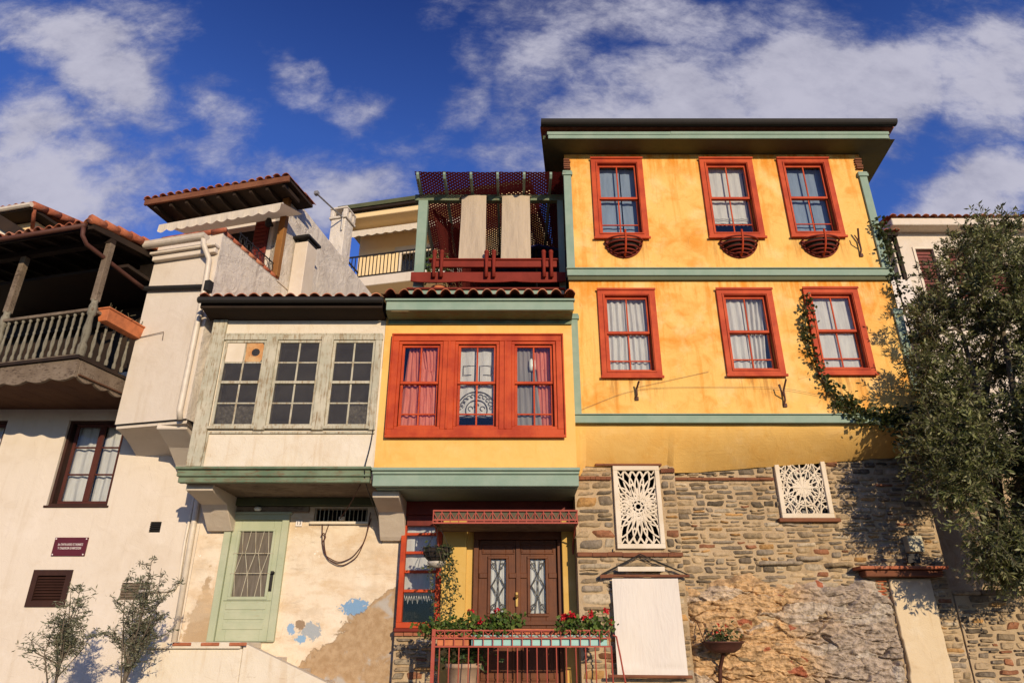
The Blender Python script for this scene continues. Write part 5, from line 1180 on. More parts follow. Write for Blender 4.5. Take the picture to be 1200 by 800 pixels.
tiles(-3.24, .40, 1.10, 10.72, 2.3, 10.76, MF, pitch=.2, rise=.04, seed=14, rows=3).build('roof_tiles', 'tile', rf)
mb = MB(MF); n = 60; vs = []
for i in range(n + 1):
    x = -2.52 + 2.92 * i / n; sc = .05 * abs(sin(i / n * 12 * pi)); zb = 9.74 + .07 * i / n
    vs += [(x, 1.80, 10.12 + .05 * i / n), (x, 1.02, zb + .13), (x, 1.0, zb + .11), (x, .99 + .01 * sin(i), zb - .06 - sc)]
mb.add(vs, [(4 * i + k, 4 * i + k + 1, 4 * i + k + 5, 4 * i + k + 4) for i in range(n) for k in range(3)]); aw2 = mb.build('terrace_awning', 'awn', lh)
mb = MB(MF); mb.tube([(-2.5, 1.04, 9.86), (.42, 1.04, 9.93)], .02, 6); mb.build('awning_frame', 'whitep', aw2)
# chimneys
mb = MB(MF); mb.box(.01, .33, 2.25, 2.66, 7.0, 9.78); c1 = mb.build('flue', 'white', lh, bev=.012); mb = MB(MF); mb.box(-.04, .38, 2.18, 2.73, 9.86, 9.92); 
for a_ in (.03, .29): mb.box(a_, a_ + .04, 2.27, 2.64, 9.782, 9.858)
mb.build('flue_cap', 'iron', c1, bev=.006)
mb = MB(MF); mb.box(-.66, -.24, 4.7, 5.15, 10.4, 12.1); mb.box(-.71, -.19, 4.65, 5.2, 12.102, 12.17)
for (x, y) in ((-.70, 4.67), (-.32, 4.67), (-.70, 5.06), (-.32, 5.06), (-.32, 4.87)): mb.box(x, x + .12, y, y + .12, 12.172, 12.40)
mb.box(-.71, -.19, 4.65, 5.2, 12.402, 12.45); mb.add([(-.71, 4.65, 12.452), (-.19, 4.65, 12.452), (-.19, 5.2, 12.452), (-.71, 5.2, 12.452), (-.45, 4.92, 12.66)], [(0, 1, 4), (1, 2, 4), (2, 3, 4), (3, 0, 4), (3, 2, 1, 0)]); mb.build('chimney', 'stucco', lh, bev=.012)
an = MB(MF); an.tube([(-.30, 4.66, 11.7), (-.30, 4.64, 12.25)], .022, 6); an.tube([(-.30, 4.64, 12.08), (-.30, 3.3, 11.90)], .022, 6); an.box(-.35, -.25, 3.24, 3.34, 11.86, 11.95)
t = an.build('roof_antenna', plain('galvanised_rod', (.38, .36, .33), .5, .5), None, origin=tuple(loc(-.30, 4.6, 11.7))); tag(t, 'thin slanted antenna rod strapped to the tall pale chimney', 'antenna')
# balcony
bx0, bx1, bw = -5.6, -1.45, -.95
mb = MB(MF); mb.box(bx0, bx1 - .02, bw + .04, .9, 5.60, 5.70); mb.box(bx0, bx1 + .03, bw - .06, .9, 5.845, 5.90); bal = mb.build('balcony', 'darkwood', lh)
mb = MB(MF); pts = [(bx0, 5.842), (bx1, 5.842)]; n = 80
for i in range(n + 1): t = i / n; x = bx1 + (bx0 - bx1) * t; pts.append((x, 5.60 - (.06 + .05 * abs(sin(t * 9 * pi)) * (1 if (t * 9) % 1 > .2 else .6))))
mb.facey(pts, bw - .02, bw + .035)
pts = [(bw + .04, 5.842), (.1, 5.842)]
for i in range(31): t = i / 30; y = .1 + (bw + .04 - .1) * t; pts.append((y, 5.60 - (.04 + .06 * abs(sin(t * 3 * pi)))))
mb.prism(pts, lambda y, z: (bx1 - .05, y, z), lambda y, z: (bx1 + .005, y, z)); mb.build('scalloped_fascia', 'greywood', bal, bev=.004)
mb = MB(MF)
for k in range(14): x = bx0 + k * .3; mb.box(x, x + .294, bw + .045, .8, 5.575, 5.598)
mb.build('underside_boards', paint('stained_brown_boards', (.085, .038, .02), (.11, .055, .03), (.04, .02, .012), .4, 'x', .85), bal)
mb = MB(MF); mb.box(bx0, bx1 + .04, bw - .05, bw + .06, 6.70, 6.755); mb.box(bx1 - .07, bx1 + .04, bw + .062, .1, 6.70, 6.755); mb.box(bx0, bx1, bw - .02, bw + .04, 5.902, 5.94); mb.build('handrail', 'greywood', bal, bev=.008)
PROF = [(.022, 0), (.032, .02), (.032, .08), (.018, .12), (.026, .16), (.034, .26), (.024, .38), (.017, .46), (.026, .49), (.017, .52), (.024, .58), (.026, .66), (.016, .70), (.03, .72), (.03, .76)]
base = MB(); base.lathe([(r * .92, z) for r, z in PROF], (0, 0, 0), 10); bo = None
def put_bal(x, y):
    global bo
    p = loc(x, y, 5.942)
    if bo is None: bo = base.build('baluster', 'baluster', None, smooth=True); o = bo
    else: o = bo.copy(); COL.objects.link(o)
    o.parent = bal; o.location = p - Vector(lh.location); return o
for k in range(21): 
    if k not in (12,): put_bal(bx1 - .19 - k * .153, bw + .005)
for k in range(5): put_bal(bx1 - .02, bw + .2 + k * .17)
for (x, y) in ((bx1 - .02, bw + .01), (-3.3, bw + .01), (-5.15, bw + .01)):
    mb = MB(MF); mb.lathe([(.055, 5.90), (.07, 5.93), (.07, 6.08), (.045, 6.14), (.058, 6.24), (.066, 6.38), (.05, 6.5), (.045, 6.62), (.07, 6.66), (.07, 6.8), (.05, 6.86), (.06, 6.92)], (x, y, 0), 12); newel = mb.build('newel', 'baluster', bal, smooth=True)
    mb = MB(MF); mb.box(x - .055, x + .055, y - .055, y + .055, 6.90, 8.02); mb.build('post', 'greywood', bal, bev=.008)
# loggia behind, ceiling and roof
mb = MB(MF); mb.quad((bx0, .85, 5.7), (bx1 + .06, .85, 5.7), (bx1 + .06, .85, 8.2), (bx0, .85, 8.2)); mb.build('loggia_wall', 'darkwood', lh)  # wall and ceiling boards coloured dark to stand for the loggia's shade
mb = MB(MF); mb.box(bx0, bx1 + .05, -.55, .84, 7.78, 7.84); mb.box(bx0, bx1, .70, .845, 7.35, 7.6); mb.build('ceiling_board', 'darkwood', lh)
mb = MB(MF); mb.box(bx0, bx1, .78, .846, 5.9, 6.35); mb.build('dado_panel', 'concrete', lh)
ex = -1.45; mb = MB(MF); mb.quad((bx0, -1.40, 8.12), (ex, -1.40, 8.12), (ex, .3, 8.38), (bx0, .3, 8.38)); mb.box(bx0, ex - .02, -1.40, -1.36, 8.05, 8.16); mb.bar((ex - .0, -1.40, 8.11), (ex - .0, .2, 8.34), .05, .11)
for k in range(9): x = -5.4 + k * .48; mb.bar((x, -1.34, 8.08), (x, .3, 8.33), .07, .07)
mb.box(bx0, bx1 + .02, bw - .05, bw + .07, 8.02, 8.12); br_ = mb.build('balcony_roof', 'darkwood', lh)
tiles(bx0, ex + .05, -1.46, 8.15, 2.6, 9.10, MF, pitch=.21, rise=.06, seed=21).build('roof_tiles', 'tile', br_)
mb = MB(MF); rb = random.Random(2)
for k in range(6): mb.cur = rb.choice([(.42, .13, .06), (.36, .1, .05), (.48, .18, .09)]); y = -1.46 + k * .28; z = 8.19 + (y + 1.46) * .234; mb.tube([(ex + .0, y, z + .02), (ex + .0, y + .33, z + .07)], [.085, .07], 8)
mb.build('verge_tiles', 'tile', br_, smooth=True)
mb = MB(MF); mb.tube([(bx0, -1.47, 8.06), (ex - .06, -1.47, 8.08)], .045, 8); mb.tube([(ex - .10, -1.47, 8.08), (ex - .09, -1.45, 7.9), (ex - .06, -1.36, 7.78), (ex + .02, -.3, 7.62), (ex + .03, -.06, 7.60)], .038, 8); mb.build('brown_downpipe', 'rust', lh, smooth=True)
# plaque
pq = empty('wall_plaque', (-7.49, 11.99, 2.98), 'maroon enamel plaque with two lines of small white lettering on the cream wall', 'sign')
mb = MB(); mb.box(-7.775, -7.21, 11.975, 11.998, 2.98, 3.285); mb.build('plate', 'plaque', pq, bev=.003)
for (x, z) in ((-7.75, 3.005), (-7.235, 3.005), (-7.75, 3.26), (-7.235, 3.26)):
    mb = MB(); mb.lathe([(0, 0), (.012, .0), (.012, .006), (0, .008)], (0, 0, 0), 8); mb.M4 = Matrix.Translation((x, 11.975, z)) @ Matrix.Rotation(radians(90), 4, 'X'); mb.build('screw', 'letter', pq)
text('3ο ΠΑΡΑΛΛΕΙΟ ΣΤΑΘΜΟΣ', .052, (-7.485, 11.973, 3.165), UPR, pq, 'letter', sx=.66); text('Υ ΠΑΙΔΙΚΩΝ ΔΗΜΟΣΙΩΝ', .052, (-7.49, 11.973, 3.105), UPR, pq, 'letter', sx=.66)
# flower box on the balcony's side rail
fb = empty('flower_box', tuple(loc(-1.36, -.35, 6.62)), 'terracotta flower box hooked on the side rail of the wooden balcony', 'flower box')
mb = MB(MF); mb.add([(-1.47, -.78, 6.60), (-1.30, -.78, 6.60), (-1.30, .02, 6.60), (-1.47, .02, 6.60), (-1.50, -.82, 6.80), (-1.26, -.82, 6.80), (-1.26, .06, 6.80), (-1.50, .06, 6.80)], [(3, 2, 1, 0), (0, 1, 5, 4), (1, 2, 6, 5), (2, 3, 7, 6), (3, 0, 4, 7)]); mb.box(-1.52, -1.24, -.84, .08, 6.80, 6.83); mb.build('trough', 'terracotta', fb, bev=.006)
mb = MB(MF); rg = random.Random(4)
for k in range(40): p = (-1.38 + rg.gauss(0, .07), rg.uniform(-.75, 0), 6.83); mb.tube([p, (p[0] + rg.gauss(0, .06), p[1] + rg.gauss(0, .06), p[2] + rg.uniform(.03, .12))], .006, 4)
mb.build('dry_stems', 'stem', fb)

# ================================================================== houses behind
def rear_frame(x, y, al): return Matrix.Translation((x, y, 0)) @ Matrix.Rotation(radians(-al), 4, 'Z')
ap = empty('cream_apartment', (-3, 25, 2), 'cream apartment block behind the roofs with a railed balcony and an ivory awning', 'house'); MA = rear_frame(-6.25, 24, 13)
mb = MB(MA); holed(mb, 0, 7.0, 0, 17.0, 0, [(1.75, 3.3, 14.55, 16.05)], .3); mb.quad((0, 0, 0), (0, 0, 17), (0, 8, 17), (0, 8, 0)); mb.quad((7, 0, 0), (7, 8, 0), (7, 8, 17), (7, 0, 17)); mb.quad((0, 8, 0), (0, 8, 17), (7, 8, 17), (7, 8, 0)); mb.build('wall', 'cream', ap)
mb = MB(MA); mb.box(-.3, 7.4, -1.3, 8.3, 17.0, 17.25); mb.build('roof_slab', 'cream', ap, bev=.02); mb = MB(MA); mb.box(-.4, 7.5, -1.45, 8.4, 17.252, 17.42); mb.build('roof', 'darkwood', ap); mb = MB(MA); mb.box(-.35, 7.45, -1.5, -1.452, 17.36, 17.54); mb.build('roof_edge', 'olivegreen', ap)
mb = MB(MA); mb.box(.02, 5.0, -1.2, -.002, 13.95, 14.35); mb.build('balcony_slab', 'white', ap, bev=.02)
mb = MB(MA)
for z in (14.4, 15.3): mb.bar((.05, -1.15, z), (4.95, -1.15, z), .05)
for k in range(34): mb.bar((.05 + k * .148, -1.15, 14.36), (.05 + k * .148, -1.15, 15.3), .028)
mb.bar((.05, -1.15, 15.3), (.05, 0, 15.3), .05); mb.build('balcony_railing', 'gutter', ap)
mb = MB(MA); mb.ring(1.75, 3.3, 14.5, 16.05, .12, -.02, .1); mb.box(2.47, 2.58, -.01, .09, 14.6, 15.93); mb.box(1.6, 3.45, -.06, -.022, 16.06, 16.25); bd = mb.build('balcony_door', 'white_wood', ap); mb = MB(MA); mb.quad((1.8, .06, 14.6), (3.2, .06, 14.6), (3.2, .06, 15.95), (1.8, .06, 15.95)); mb.build('pane', 'glass', bd); room(bd, 1.8, 3.2, 14.5, 16.0, .12, .8, MA)
mb = MB(MA); n = 60; vs = []
for i in range(n + 1): x = .05 + 5 * i / n; vs += [(x, -.05, 16.95), (x, -1.0, 16.62), (x, -1.02, 16.38 - .07 * abs(sin(i / n * 13 * pi)))]
mb.add(vs, [(3 * i + k, 3 * i + k + 1, 3 * i + k + 4, 3 * i + k + 3) for i in range(n) for k in range(2)]); mb.build('awning', 'awn', ap)
rh = empty('rear_white_house', (14, 19, 0), 'white house with dark window openings partly hidden behind the olive tree', 'house'); MR = rear_frame(11.2, 18, 0)
mb = MB(MR); W3 = [(1.15, 1.72, 11.0, 12.72), (2.1, 2.7, 11.0, 12.72), (3.2, 3.8, 11.0, 12.72)]; holed(mb, .5, 9, 0, 13.3, 0, W3, .25); mb.quad((.5, 0, 0), (.5, 0, 13.3), (.5, 6, 13.3), (.5, 6, 0)); mb.quad((9, 0, 0), (9, 6, 0), (9, 6, 13.3), (9, 0, 13.3)); mb.quad((.5, 6, 0), (.5, 6, 13.3), (9, 6, 13.3), (9, 6, 0)); mb.build('wall', 'white', rh)
for a, b, c, d in W3:
    mb = MB(MR); mb.ring(a - .06, b + .06, c - .06, d + .06, .07, -.03, .05); wn = mb.build('window', 'white_wood', rh)
    mb = MB(MR); 
    for k in range(14): z = c + .03 + (d - c - .06) * k / 14; mb.box(a + .02, b - .02, .08 + .002 * (k % 2), .1, z, z + .09)
    mb.build('shutter', 'maroon', wn); room(wn, a, b, c, d, .2, .3, MR)
mb = MB(MR); mb.box(.4, 9.2, -.45, 6.3, 13.302, 13.55); mb.build('eave', 'white', rh, bev=.02); tiles(.3, 9.3, -.55, 13.56, 4, 14.4, MR, pitch=.25, rise=.05, seed=31, rows=8).build('roof', 'tile', rh)
mb = MB(MR); mb.box(-1.0, .45, -.5, 3, 12.9, 13.0); mb.box(-.9, -.8, -.4, -.3, 8, 12.9); mb.box(.35, .45, -.4, -.3, 8, 12.9); mb.box(-.9, .4, 2.0, 2.1, 8, 12.9); mb.build('porch', 'darkwood', rh); tiles(-1.1, .5, -.6, 13.0, 3, 13.5, MR, pitch=.25, rise=.05, seed=32, rows=6).build('porch_roof', 'tile', rh)
mb = MB(MR); mb.box(-.85, .5, -.44, -.4, 9.5, 11.4); mb.build('white_screen', 'banner', rh)
fh = empty('far_tiled_house', (-13.5, 17, 0), 'tan house with a tiled roof peeping over the balcony roof at the far left', 'house'); ML = rear_frame(-12.9, 15.6, 14)
mb = MB(ML); mb.box(-5, 0, 0, 5, 0, 12.1); mb.build('wall', 'cream', fh); mb = MB(ML); mb.box(-5.2, .35, -.5, 5.2, 12.12, 12.2); mb.build('soffit', 'darkwood', fh); mb = MB(ML); mb.tube([(-5.2, -.55, 12.22), (.38, -.55, 12.22)], .07, 8); mb.build('gutter', 'whitep', fh)
tiles(-5.2, .4, -.55, 12.26, 3.0, 13.0, ML, pitch=.22, rise=.06, seed=33, rows=8).build('roof', 'tile', fh)
mb = MB(ML); mb.cur = (.34, .1, .05)
for k in range(7): mb.tube([(.36, -.5 + k * .4, 12.24 + k * .09), (.36, -.05 + k * .4, 12.36 + k * .09)], [.11, .09], 8)
mb.tube([(.38, -.45, 12.2), (.0, -.05, 11.85)], .05, 8); mb.build('verge_tiles', 'tile', fh, smooth=True)
pw = empty('pale_gable', (-14.5, 14, 0), 'pale sloping gable at the far left edge above the balcony roof', 'house'); mb = MB(); mb.prism([(-16, 0), (-12.35, 0), (-12.35, 11.0), (-14.1, 12.05), (-16, 12.7)], lambda x, z: (x, 15.4, z), lambda x, z: (x, 14.9, z)); mb.build('wall', 'oldwhite', pw); mb = MB(); mb.bar((-12.2, 14.85, 10.98), (-14.1, 14.85, 12.12), .08, .3); mb.build('verge', 'darkwood', pw)
# garden wall and the retaining wall behind the tree
gw = empty('garden_wall', (9.5, 11.3, 0), 'low sunlit rubble garden wall below the olive tree at the right', 'wall')
mb = MB(); mb.box(7.04, 13, 11.57, 12.0, 0, 2.33); mb.m = 1; courses(mb, 7.04, 11.5, .9, 2.35, lambda x: 11.57, lambda a, b, c, d: d > 2.34, random.Random(77), .07, .15, .14, .42); mb.build('stonework', ['mortar', 'stone'], gw)
mb = MB(); rg = random.Random(78); x = 7.04
while x < 12.5: w_ = rg.uniform(.2, .5); mb.cur = pickc(rg); mb.box(x, x + w_ - .02, 11.52 + .02 * rg.random(), 12.02, 2.335, 2.39 + .03 * rg.random()); x += w_
mb.build('coping_stones', 'stone', gw, bev=.02)
rw = empty('retaining_wall', (10, 13.6, 0), 'dark retaining wall with a reddish ledge seen through the olive branches', 'wall'); mb = MB(); mb.box(7.6, 16, 13.5, 14, 0, 5.1); mb.build('wall', 'mortar', rw); mb = MB(); mb.box(7.6, 16, 13.3, 14.05, 5.102, 5.25); mb.build('ledge', 'beam', rw, bev=.01)

# ================================================================== smaller things
# flower cradles under the three top windows
def cradle(x, z, label):
    t = empty('window_cradle', (x, YF - .03, z), label, 'plant holder', 'red half-bowl plant cradles under the top windows')
    r0 = .36; mb = MB(); pts = [(x + r0 * cos(pi + pi * k / 20), z + .36 * sin(pi + pi * k / 20)) for k in range(21)]; mb.facey(pts, YF - .035, YF - .004); mb.build('back_board', 'redx', t, bev=.003)
    for k, (zz, r) in enumerate(((-.02, .35), (-.11, .325), (-.19, .275), (-.25, .21), (-.30, .13))):
        mb = MB(); mb.tube([(x + r * cos(pi + pi * q / 16), YF - .04 + r * .62 * sin(pi + pi * q / 16), z + zz) for q in range(17)], .017, 6); mb.build('hoop', 'redx', t, smooth=True)
    mb = MB(); mb.tube([(x, YF - .27, z + .10), (x, YF - .27, z - .02), (x, YF - .25, z - .12), (x, YF - .21, z - .20), (x, YF - .16, z - .27), (x, YF - .06, z - .34)], .02, 6); mb.build('spine', 'red', t, smooth=True)
    mb = MB(); mb.lathe([(.0, -.25), (.2, -.21), (.29, -.10), (.30, -.05), (0, -.05)], (x, YF - .045, z), 14, pi, 2 * pi, sy=.62); mb.build('liner', 'soil', t)
cradle(2.10, 8.55, 'red half-bowl plant cradle under the top-floor window nearest the pergola')
cradle(4.26, 8.55, 'red half-bowl plant cradle under the top-floor window with the lace curtain')
cradle(5.79, 8.56, 'red half-bowl plant cradle under the top-floor window nearest the olive tree')
# white banner on its rod
bn = empty('blank_banner', (2.07, 11.26, 1.2), 'blank white cloth banner hung by a cord on the stone wall', 'banner')
mb = MB(); n, k = 24, 40; vs = []
for j in range(k + 1):
    t = j / k; z = 2.56 - 1.37 * t
    for i in range(n + 1): s_ = i / n; vs.append((1.565 + 1.03 * s_ + .02 * t * (s_ - .2), 11.27 - .012 * sin(s_ * 7 + t * 2) - .02 * t + .012 * noise.noise((s_ * 2.2 + t, t * 3.5, 3)) - .018 * exp_ if (exp_ := math.exp(-((t - .93) / .03) ** 2) * sin(s_ * 5 + 1)) else 11.27 - .012 * sin(s_ * 7 + t * 2) - .02 * t + .012 * noise.noise((s_ * 2.2 + t, t * 3.5, 3)), z + (.012 * sin(s_ * 3) if j == k else 0)))
mb.add(vs, [(j * (n + 1) + i, (j + 1) * (n + 1) + i, (j + 1) * (n + 1) + i + 1, j * (n + 1) + i + 1) for j in range(k) for i in range(n)]); mb.build('cloth', 'banner', bn, smooth=True)
mb = MB(); mb.bar((1.38, 11.27, 2.59), (1.58, 11.27, 2.60), .05); mb.tube([(1.40, 11.27, 2.60), (2.78, 11.27, 2.60)], .022, 8); mb.build('rod', 'beam', bn)
mb = MB(); mb.tube([(1.42, 11.20, 1.19), (2.66, 11.20, 1.18)], .024, 8); mb.build('bottom_rod', 'beam', bn)
mb = MB(); mb.tube([(1.40, 11.27, 2.62), (2.04, 11.3, 2.93), (2.76, 11.27, 2.62)], .010, 5); mb.tube([(1.42, 11.25, 2.62), (2.05, 11.29, 2.90), (2.74, 11.25, 2.62)], .007, 5); mb.build('cord', 'iron', bn)
mb = MB(); mb.box(1.66, 2.40, 11.24, 11.27, 2.665, 2.735); mb.build('slat', 'white_wood', bn, bev=.004)
# wall bowl
wb = empty('wall_planter', (3.17, 11.25, 1.5), 'rusty iron bowl of red flowers on a bracket beside the crumbling masonry', 'planter')
mb = MB(); mb.lathe([(0, 1.50), (.16, 1.505), (.25, 1.56), (.31, 1.66), (.33, 1.66), (.30, 1.63), (0, 1.64)], (3.17, 11.22, 0), 24, sx=1.0, sy=.75); mb.build('bowl', 'rust', wb, smooth=True)
mb = MB(); mb.tube([(3.17, 11.25, 1.50), (3.14, 11.4, 1.3), (3.13, 11.55, .9)], .03, 6); mb.tube([(2.9, 11.25, 1.66), (2.86, 11.42, 1.95), (2.86, 11.55, 2.0)], .008, 5); mb.build('bracket', 'rust', wb)
rg = random.Random(8); mb = MB(); pts = [(3.17 + rg.gauss(0, .1), 11.22 + rg.gauss(0, .07), 1.66 + abs(rg.gauss(0, .1))) for _ in range(170)]; leafset(mb, pts, .06, [(.05, .075, .02), (.08, .09, .03)], rg, .6); mb.build('foliage', 'leaf', wb)
mb = MB(); pts = [(3.17 + rg.gauss(0, .1), 11.2 + rg.gauss(0, .06), 1.74 + abs(rg.gauss(0, .07))) for _ in range(40)]; leafset(mb, pts, .035, [(.5, .03, .02)], rg, .8); mb.build('petals', 'petal', wb)
# hanging basket at the awning's left end
hb = empty('hanging_basket', (-1.17, 11.1, 2.85), 'dark wire hanging basket with pale lining at the left end of the red awning', 'hanging basket')
mb = MB()
for zz, r in ((2.99, .225), (2.93, .215), (2.86, .18), (2.80, .12)): mb.tube([(-1.17 + r * cos(2 * pi * q / 20), 11.1 + r * sin(2 * pi * q / 20), zz) for q in range(21)], .009, 5)
for q in range(12): an = 2 * pi * q / 12; mb.tube([(-1.17 + r * cos(an), 11.1 + r * sin(an), zz) for zz, r in ((2.99, .225), (2.93, .215), (2.86, .18), (2.80, .12))], .006, 4)
for q in range(3): an = 2 * pi * q / 3 + .5; mb.tube([(-1.17 + .22 * cos(an), 11.1 + .22 * sin(an), 2.99), (-1.17, 11.1, 3.36)], .005, 4)
mb.build('wire_frame', 'iron', hb)
mb = MB(); mb.lathe([(0, 2.78), (.11, 2.80), (.17, 2.86), (.205, 2.93), (.21, 2.98), (0, 2.96)], (-1.17, 11.1, 0), 18); mb.build('liner', 'soil', hb, smooth=True); mb = MB(); mb.lathe([(0, 2.70), (.09, 2.71), (.14, 2.76), (.15, 2.79), (.1, 2.785), (0, 2.78)], (-1.17, 11.1, 0), 16); mb.build('drip_tray', 'moss', hb, smooth=True)
mb = MB(); stm = MB(); pts = []
for s_ in range(13):
    an = rg.uniform(0, 6.28); x, y = -1.17 + .19 * cos(an), 11.1 + .19 * sin(an); L = rg.choice([.2, .3, .5, .75, .95, 1.1]); dx = rg.uniform(-.02, .10) if L > .4 else rg.gauss(0, .08)
    P_ = [(-1.17 + .1 * cos(an), 11.1 + .1 * sin(an), 2.98), (x + .03 * cos(an), y + .03 * sin(an), 3.02)] + [(x + dx * t + .02 * sin(t * 9 + s_) + (.10 if L > .4 else 0) * t ** .5, y + .02 * cos(t * 7 + s_), 3.0 - L * t) for t in (.2, .4, .6, .8, 1.0)]
    stm.tube(P_, .004, 4)
    for q in range(int(L * 85)): i = rg.randrange(len(P_) - 1); c = Vector(P_[i]).lerp(Vector(P_[i + 1]), rg.random()); pts.append(c + Vector((rg.gauss(0, .025), rg.gauss(0, .025), rg.gauss(0, .02))))
stm.build('stems', 'stem', hb); leafset(mb, pts, .055, [(.04, .06, .02), (.06, .08, .025), (.1, .1, .04)], rg, .6, .5); mb.build('foliage', 'leaf', hb)
# planters in the railing basket
def trough(name, x0, x1, mat, label, z0=1.60, h=.12, group=None):
    t = empty(name, ((x0 + x1) / 2, 10.75, z0), label, 'planter', group); mb = MB(); mb.box(x0, x1, 10.655, 10.84, z0, z0 + h); mb.box(x0 - .008, x1 + .008, 10.648, 10.848, z0 + h + .001, z0 + h + .022); mb.build('trough', mat, t, bev=.006); mb = MB(); mb.box(x0 + .015, x1 - .015, 10.67, 10.825, z0 + h + .0225, z0 + h + .028); mb.build('soil', 'soil', t); return t
t1 = trough('planter', -1.07, -.62, 'terracotta', 'short terracotta planter at the left end of the railing basket')
t2 = trough('planter', -.58, 1.36, 'tealbox', 'long turquoise planter filling most of the railing basket')
t3 = trough('planter', -.02, .80, 'terracotta', 'low terracotta planter standing on the turquoise one behind the railing', 1.752, .05)
def geranium(x0, x1, z0, h, n, nf, label, seed, sp=.11):
    g = random.Random(seed); t = empty('geranium', ((x0 + x1) / 2, 10.75, z0), label, 'flower', 'geraniums in the railing basket'); mb = MB(); pts = []; heads = []
    st_ = MB()
    for k in range(max(6, int((x1 - x0) * 26))):
        x = g.uniform(x0, x1); y = 10.75 + g.gauss(0, .05); hh = h * g.uniform(.45, 1.0); tip = (x + g.gauss(0, .09), y + g.gauss(0, .07), z0 + hh); st_.tube([(x, y, z0), ((x + tip[0]) / 2 + .01, (y + tip[1]) / 2, z0 + hh * .5), tip], .006, 4)
        for q in range(n): f = g.uniform(.2, 1.05); pts.append((x + (tip[0] - x) * f + g.gauss(0, .05), y + (tip[1] - y) * f + g.gauss(0, .05), z0 + hh * f + g.gauss(0, .035)))
        heads.append(tip)
    st_.build('stems', 'stem', t); leafset(mb, pts, .062, [(.075, .13, .025), (.05, .10, .02), (.11, .17, .03), (.14, .18, .04)], g, .85); mb.build('foliage', 'leaf', t)
    for k in range(nf):
        pts = []; mb = MB(); hx, hy, hz = g.choice(heads); hz += .05
        for q in range(26): d = Vector((g.gauss(0, 1), g.gauss(0, 1), g.gauss(0, .8))).normalized() * .036 * g.random() ** .4; pts.append((hx + d.x, hy - .05 + d.y, hz + d.z))
        leafset(mb, pts, .034, [(.62, .018, .03), (.72, .03, .05), (.5, .012, .02)], g, .9); mb.build('bloom', 'petal', t)
geranium(-1.22, -.70, 1.70, .27, 52, 1, 'bright green bushy plant with hardly any flowers at the left end of the railing', 1)
geranium(-.72, .05, 1.72, .31, 55, 6, 'green geranium with a few red blooms in the middle of the railing basket', 2)
geranium(.72, 1.32, 1.72, .31, 50, 17, 'dark green geranium thick with red blooms at the right end of the railing', 3)
pt = empty('floor_pot', (-.72, 11.2, .93), 'pale brown pot with a leafy shrub behind the railing bars', 'plant pot'); mb = MB(); mb.lathe([(0, .93), (.17, .93), (.2, 1.0), (.25, 1.3), (.27, 1.3), (.27, 1.36), (.24, 1.36), (.22, 1.3), (0, 1.3)], (-.72, 11.2, 0), 22); mb.build('pot', plain('pale_clay', (.40, .28, .19), .8), pt, smooth=True)
mb = MB(); pts = [(-.72 + rg.gauss(0, .2), 11.2 + rg.gauss(0, .13), 1.55 + rg.gauss(0, .14)) for _ in range(420)]; leafset(mb, pts, .09, [(.03, .06, .015), (.045, .08, .02)], rg, .55); mb.build('foliage', 'leaf', pt)
# cables
def cable(name, paths, r, mat, label, cat='cable', group=None):
    mb = MB()
    for p in paths:
        q = []
        for i in range(len(p) - 1):
            for k in range(6): q.append(tuple(Vector(p[i]).lerp(Vector(p[i + 1]), k / 6)))
        q.append(p[-1]); q2 = [q[0]] + [tuple((Vector(q[i - 1]) + Vector(q[i]) * 2 + Vector(q[i + 1])) / 4) for i in range(1, len(q) - 1)] + [q[-1]]
        for _ in range(3): q2 = [q2[0]] + [tuple((Vector(q2[i - 1]) + Vector(q2[i]) * 2 + Vector(q2[i + 1])) / 4) for i in range(1, len(q2) - 1)] + [q2[-1]]
        mb.tube(q2, r, 5)
    o = mb.build(name, mat, None, smooth=True, origin=paths[0][0]); return tag(o, label, cat, group)
yw = 11.95
cable('hanging_cable', [[(-3.25, yw, 3.56), (-3.22, yw, 3.2), (-3.15, yw, 2.98), (-2.9, yw, 2.86), (-2.68, yw, 2.95), (-2.5, yw, 3.2), (-2.42, yw, 3.6)], [(-3.12, yw, 3.56), (-3.20, yw, 3.25), (-3.12, yw, 2.93), (-2.85, yw, 2.80), (-2.6, yw, 2.95), (-2.47, yw, 3.3), (-2.44, yw, 3.7)], [(-3.25, yw, 3.3), (-3.2, yw - .02, 3.36), (-3.16, yw, 3.28), (-3.22, yw, 3.2)], [(-2.95, yw, 3.6), (-2.7, 11.5, 3.75), (-2.4, 10.8, 3.93)]], .009, 'rust', 'loose brown cables looping down from the barred vent beside the green door')
cable('facade_wire', [[(1.1, YF - .03, 5.2), (2.1, YF - .03, 5.62), (3.6, YF - .03, 5.64), (4.62, YF - .05, 5.62), (5.6, YF - .03, 5.40)], [(2.1, YF - .03, 5.62), (3.4, YF - .02, 5.92)]], .0028, 'greywood', 'thin wire strung between the iron hooks across the ochre façade', 'wire')
cable('corner_cable', [[(-2.24, YB - .03, 5.4), (-2.26, YB - .04, 4.6), (-2.32, 10.5, 4.0), (-2.25, 11.6, 3.6), (-2.2, 11.95, 3.2)]], .009, 'iron', 'black cable running down the joint between the white and yellow bays')

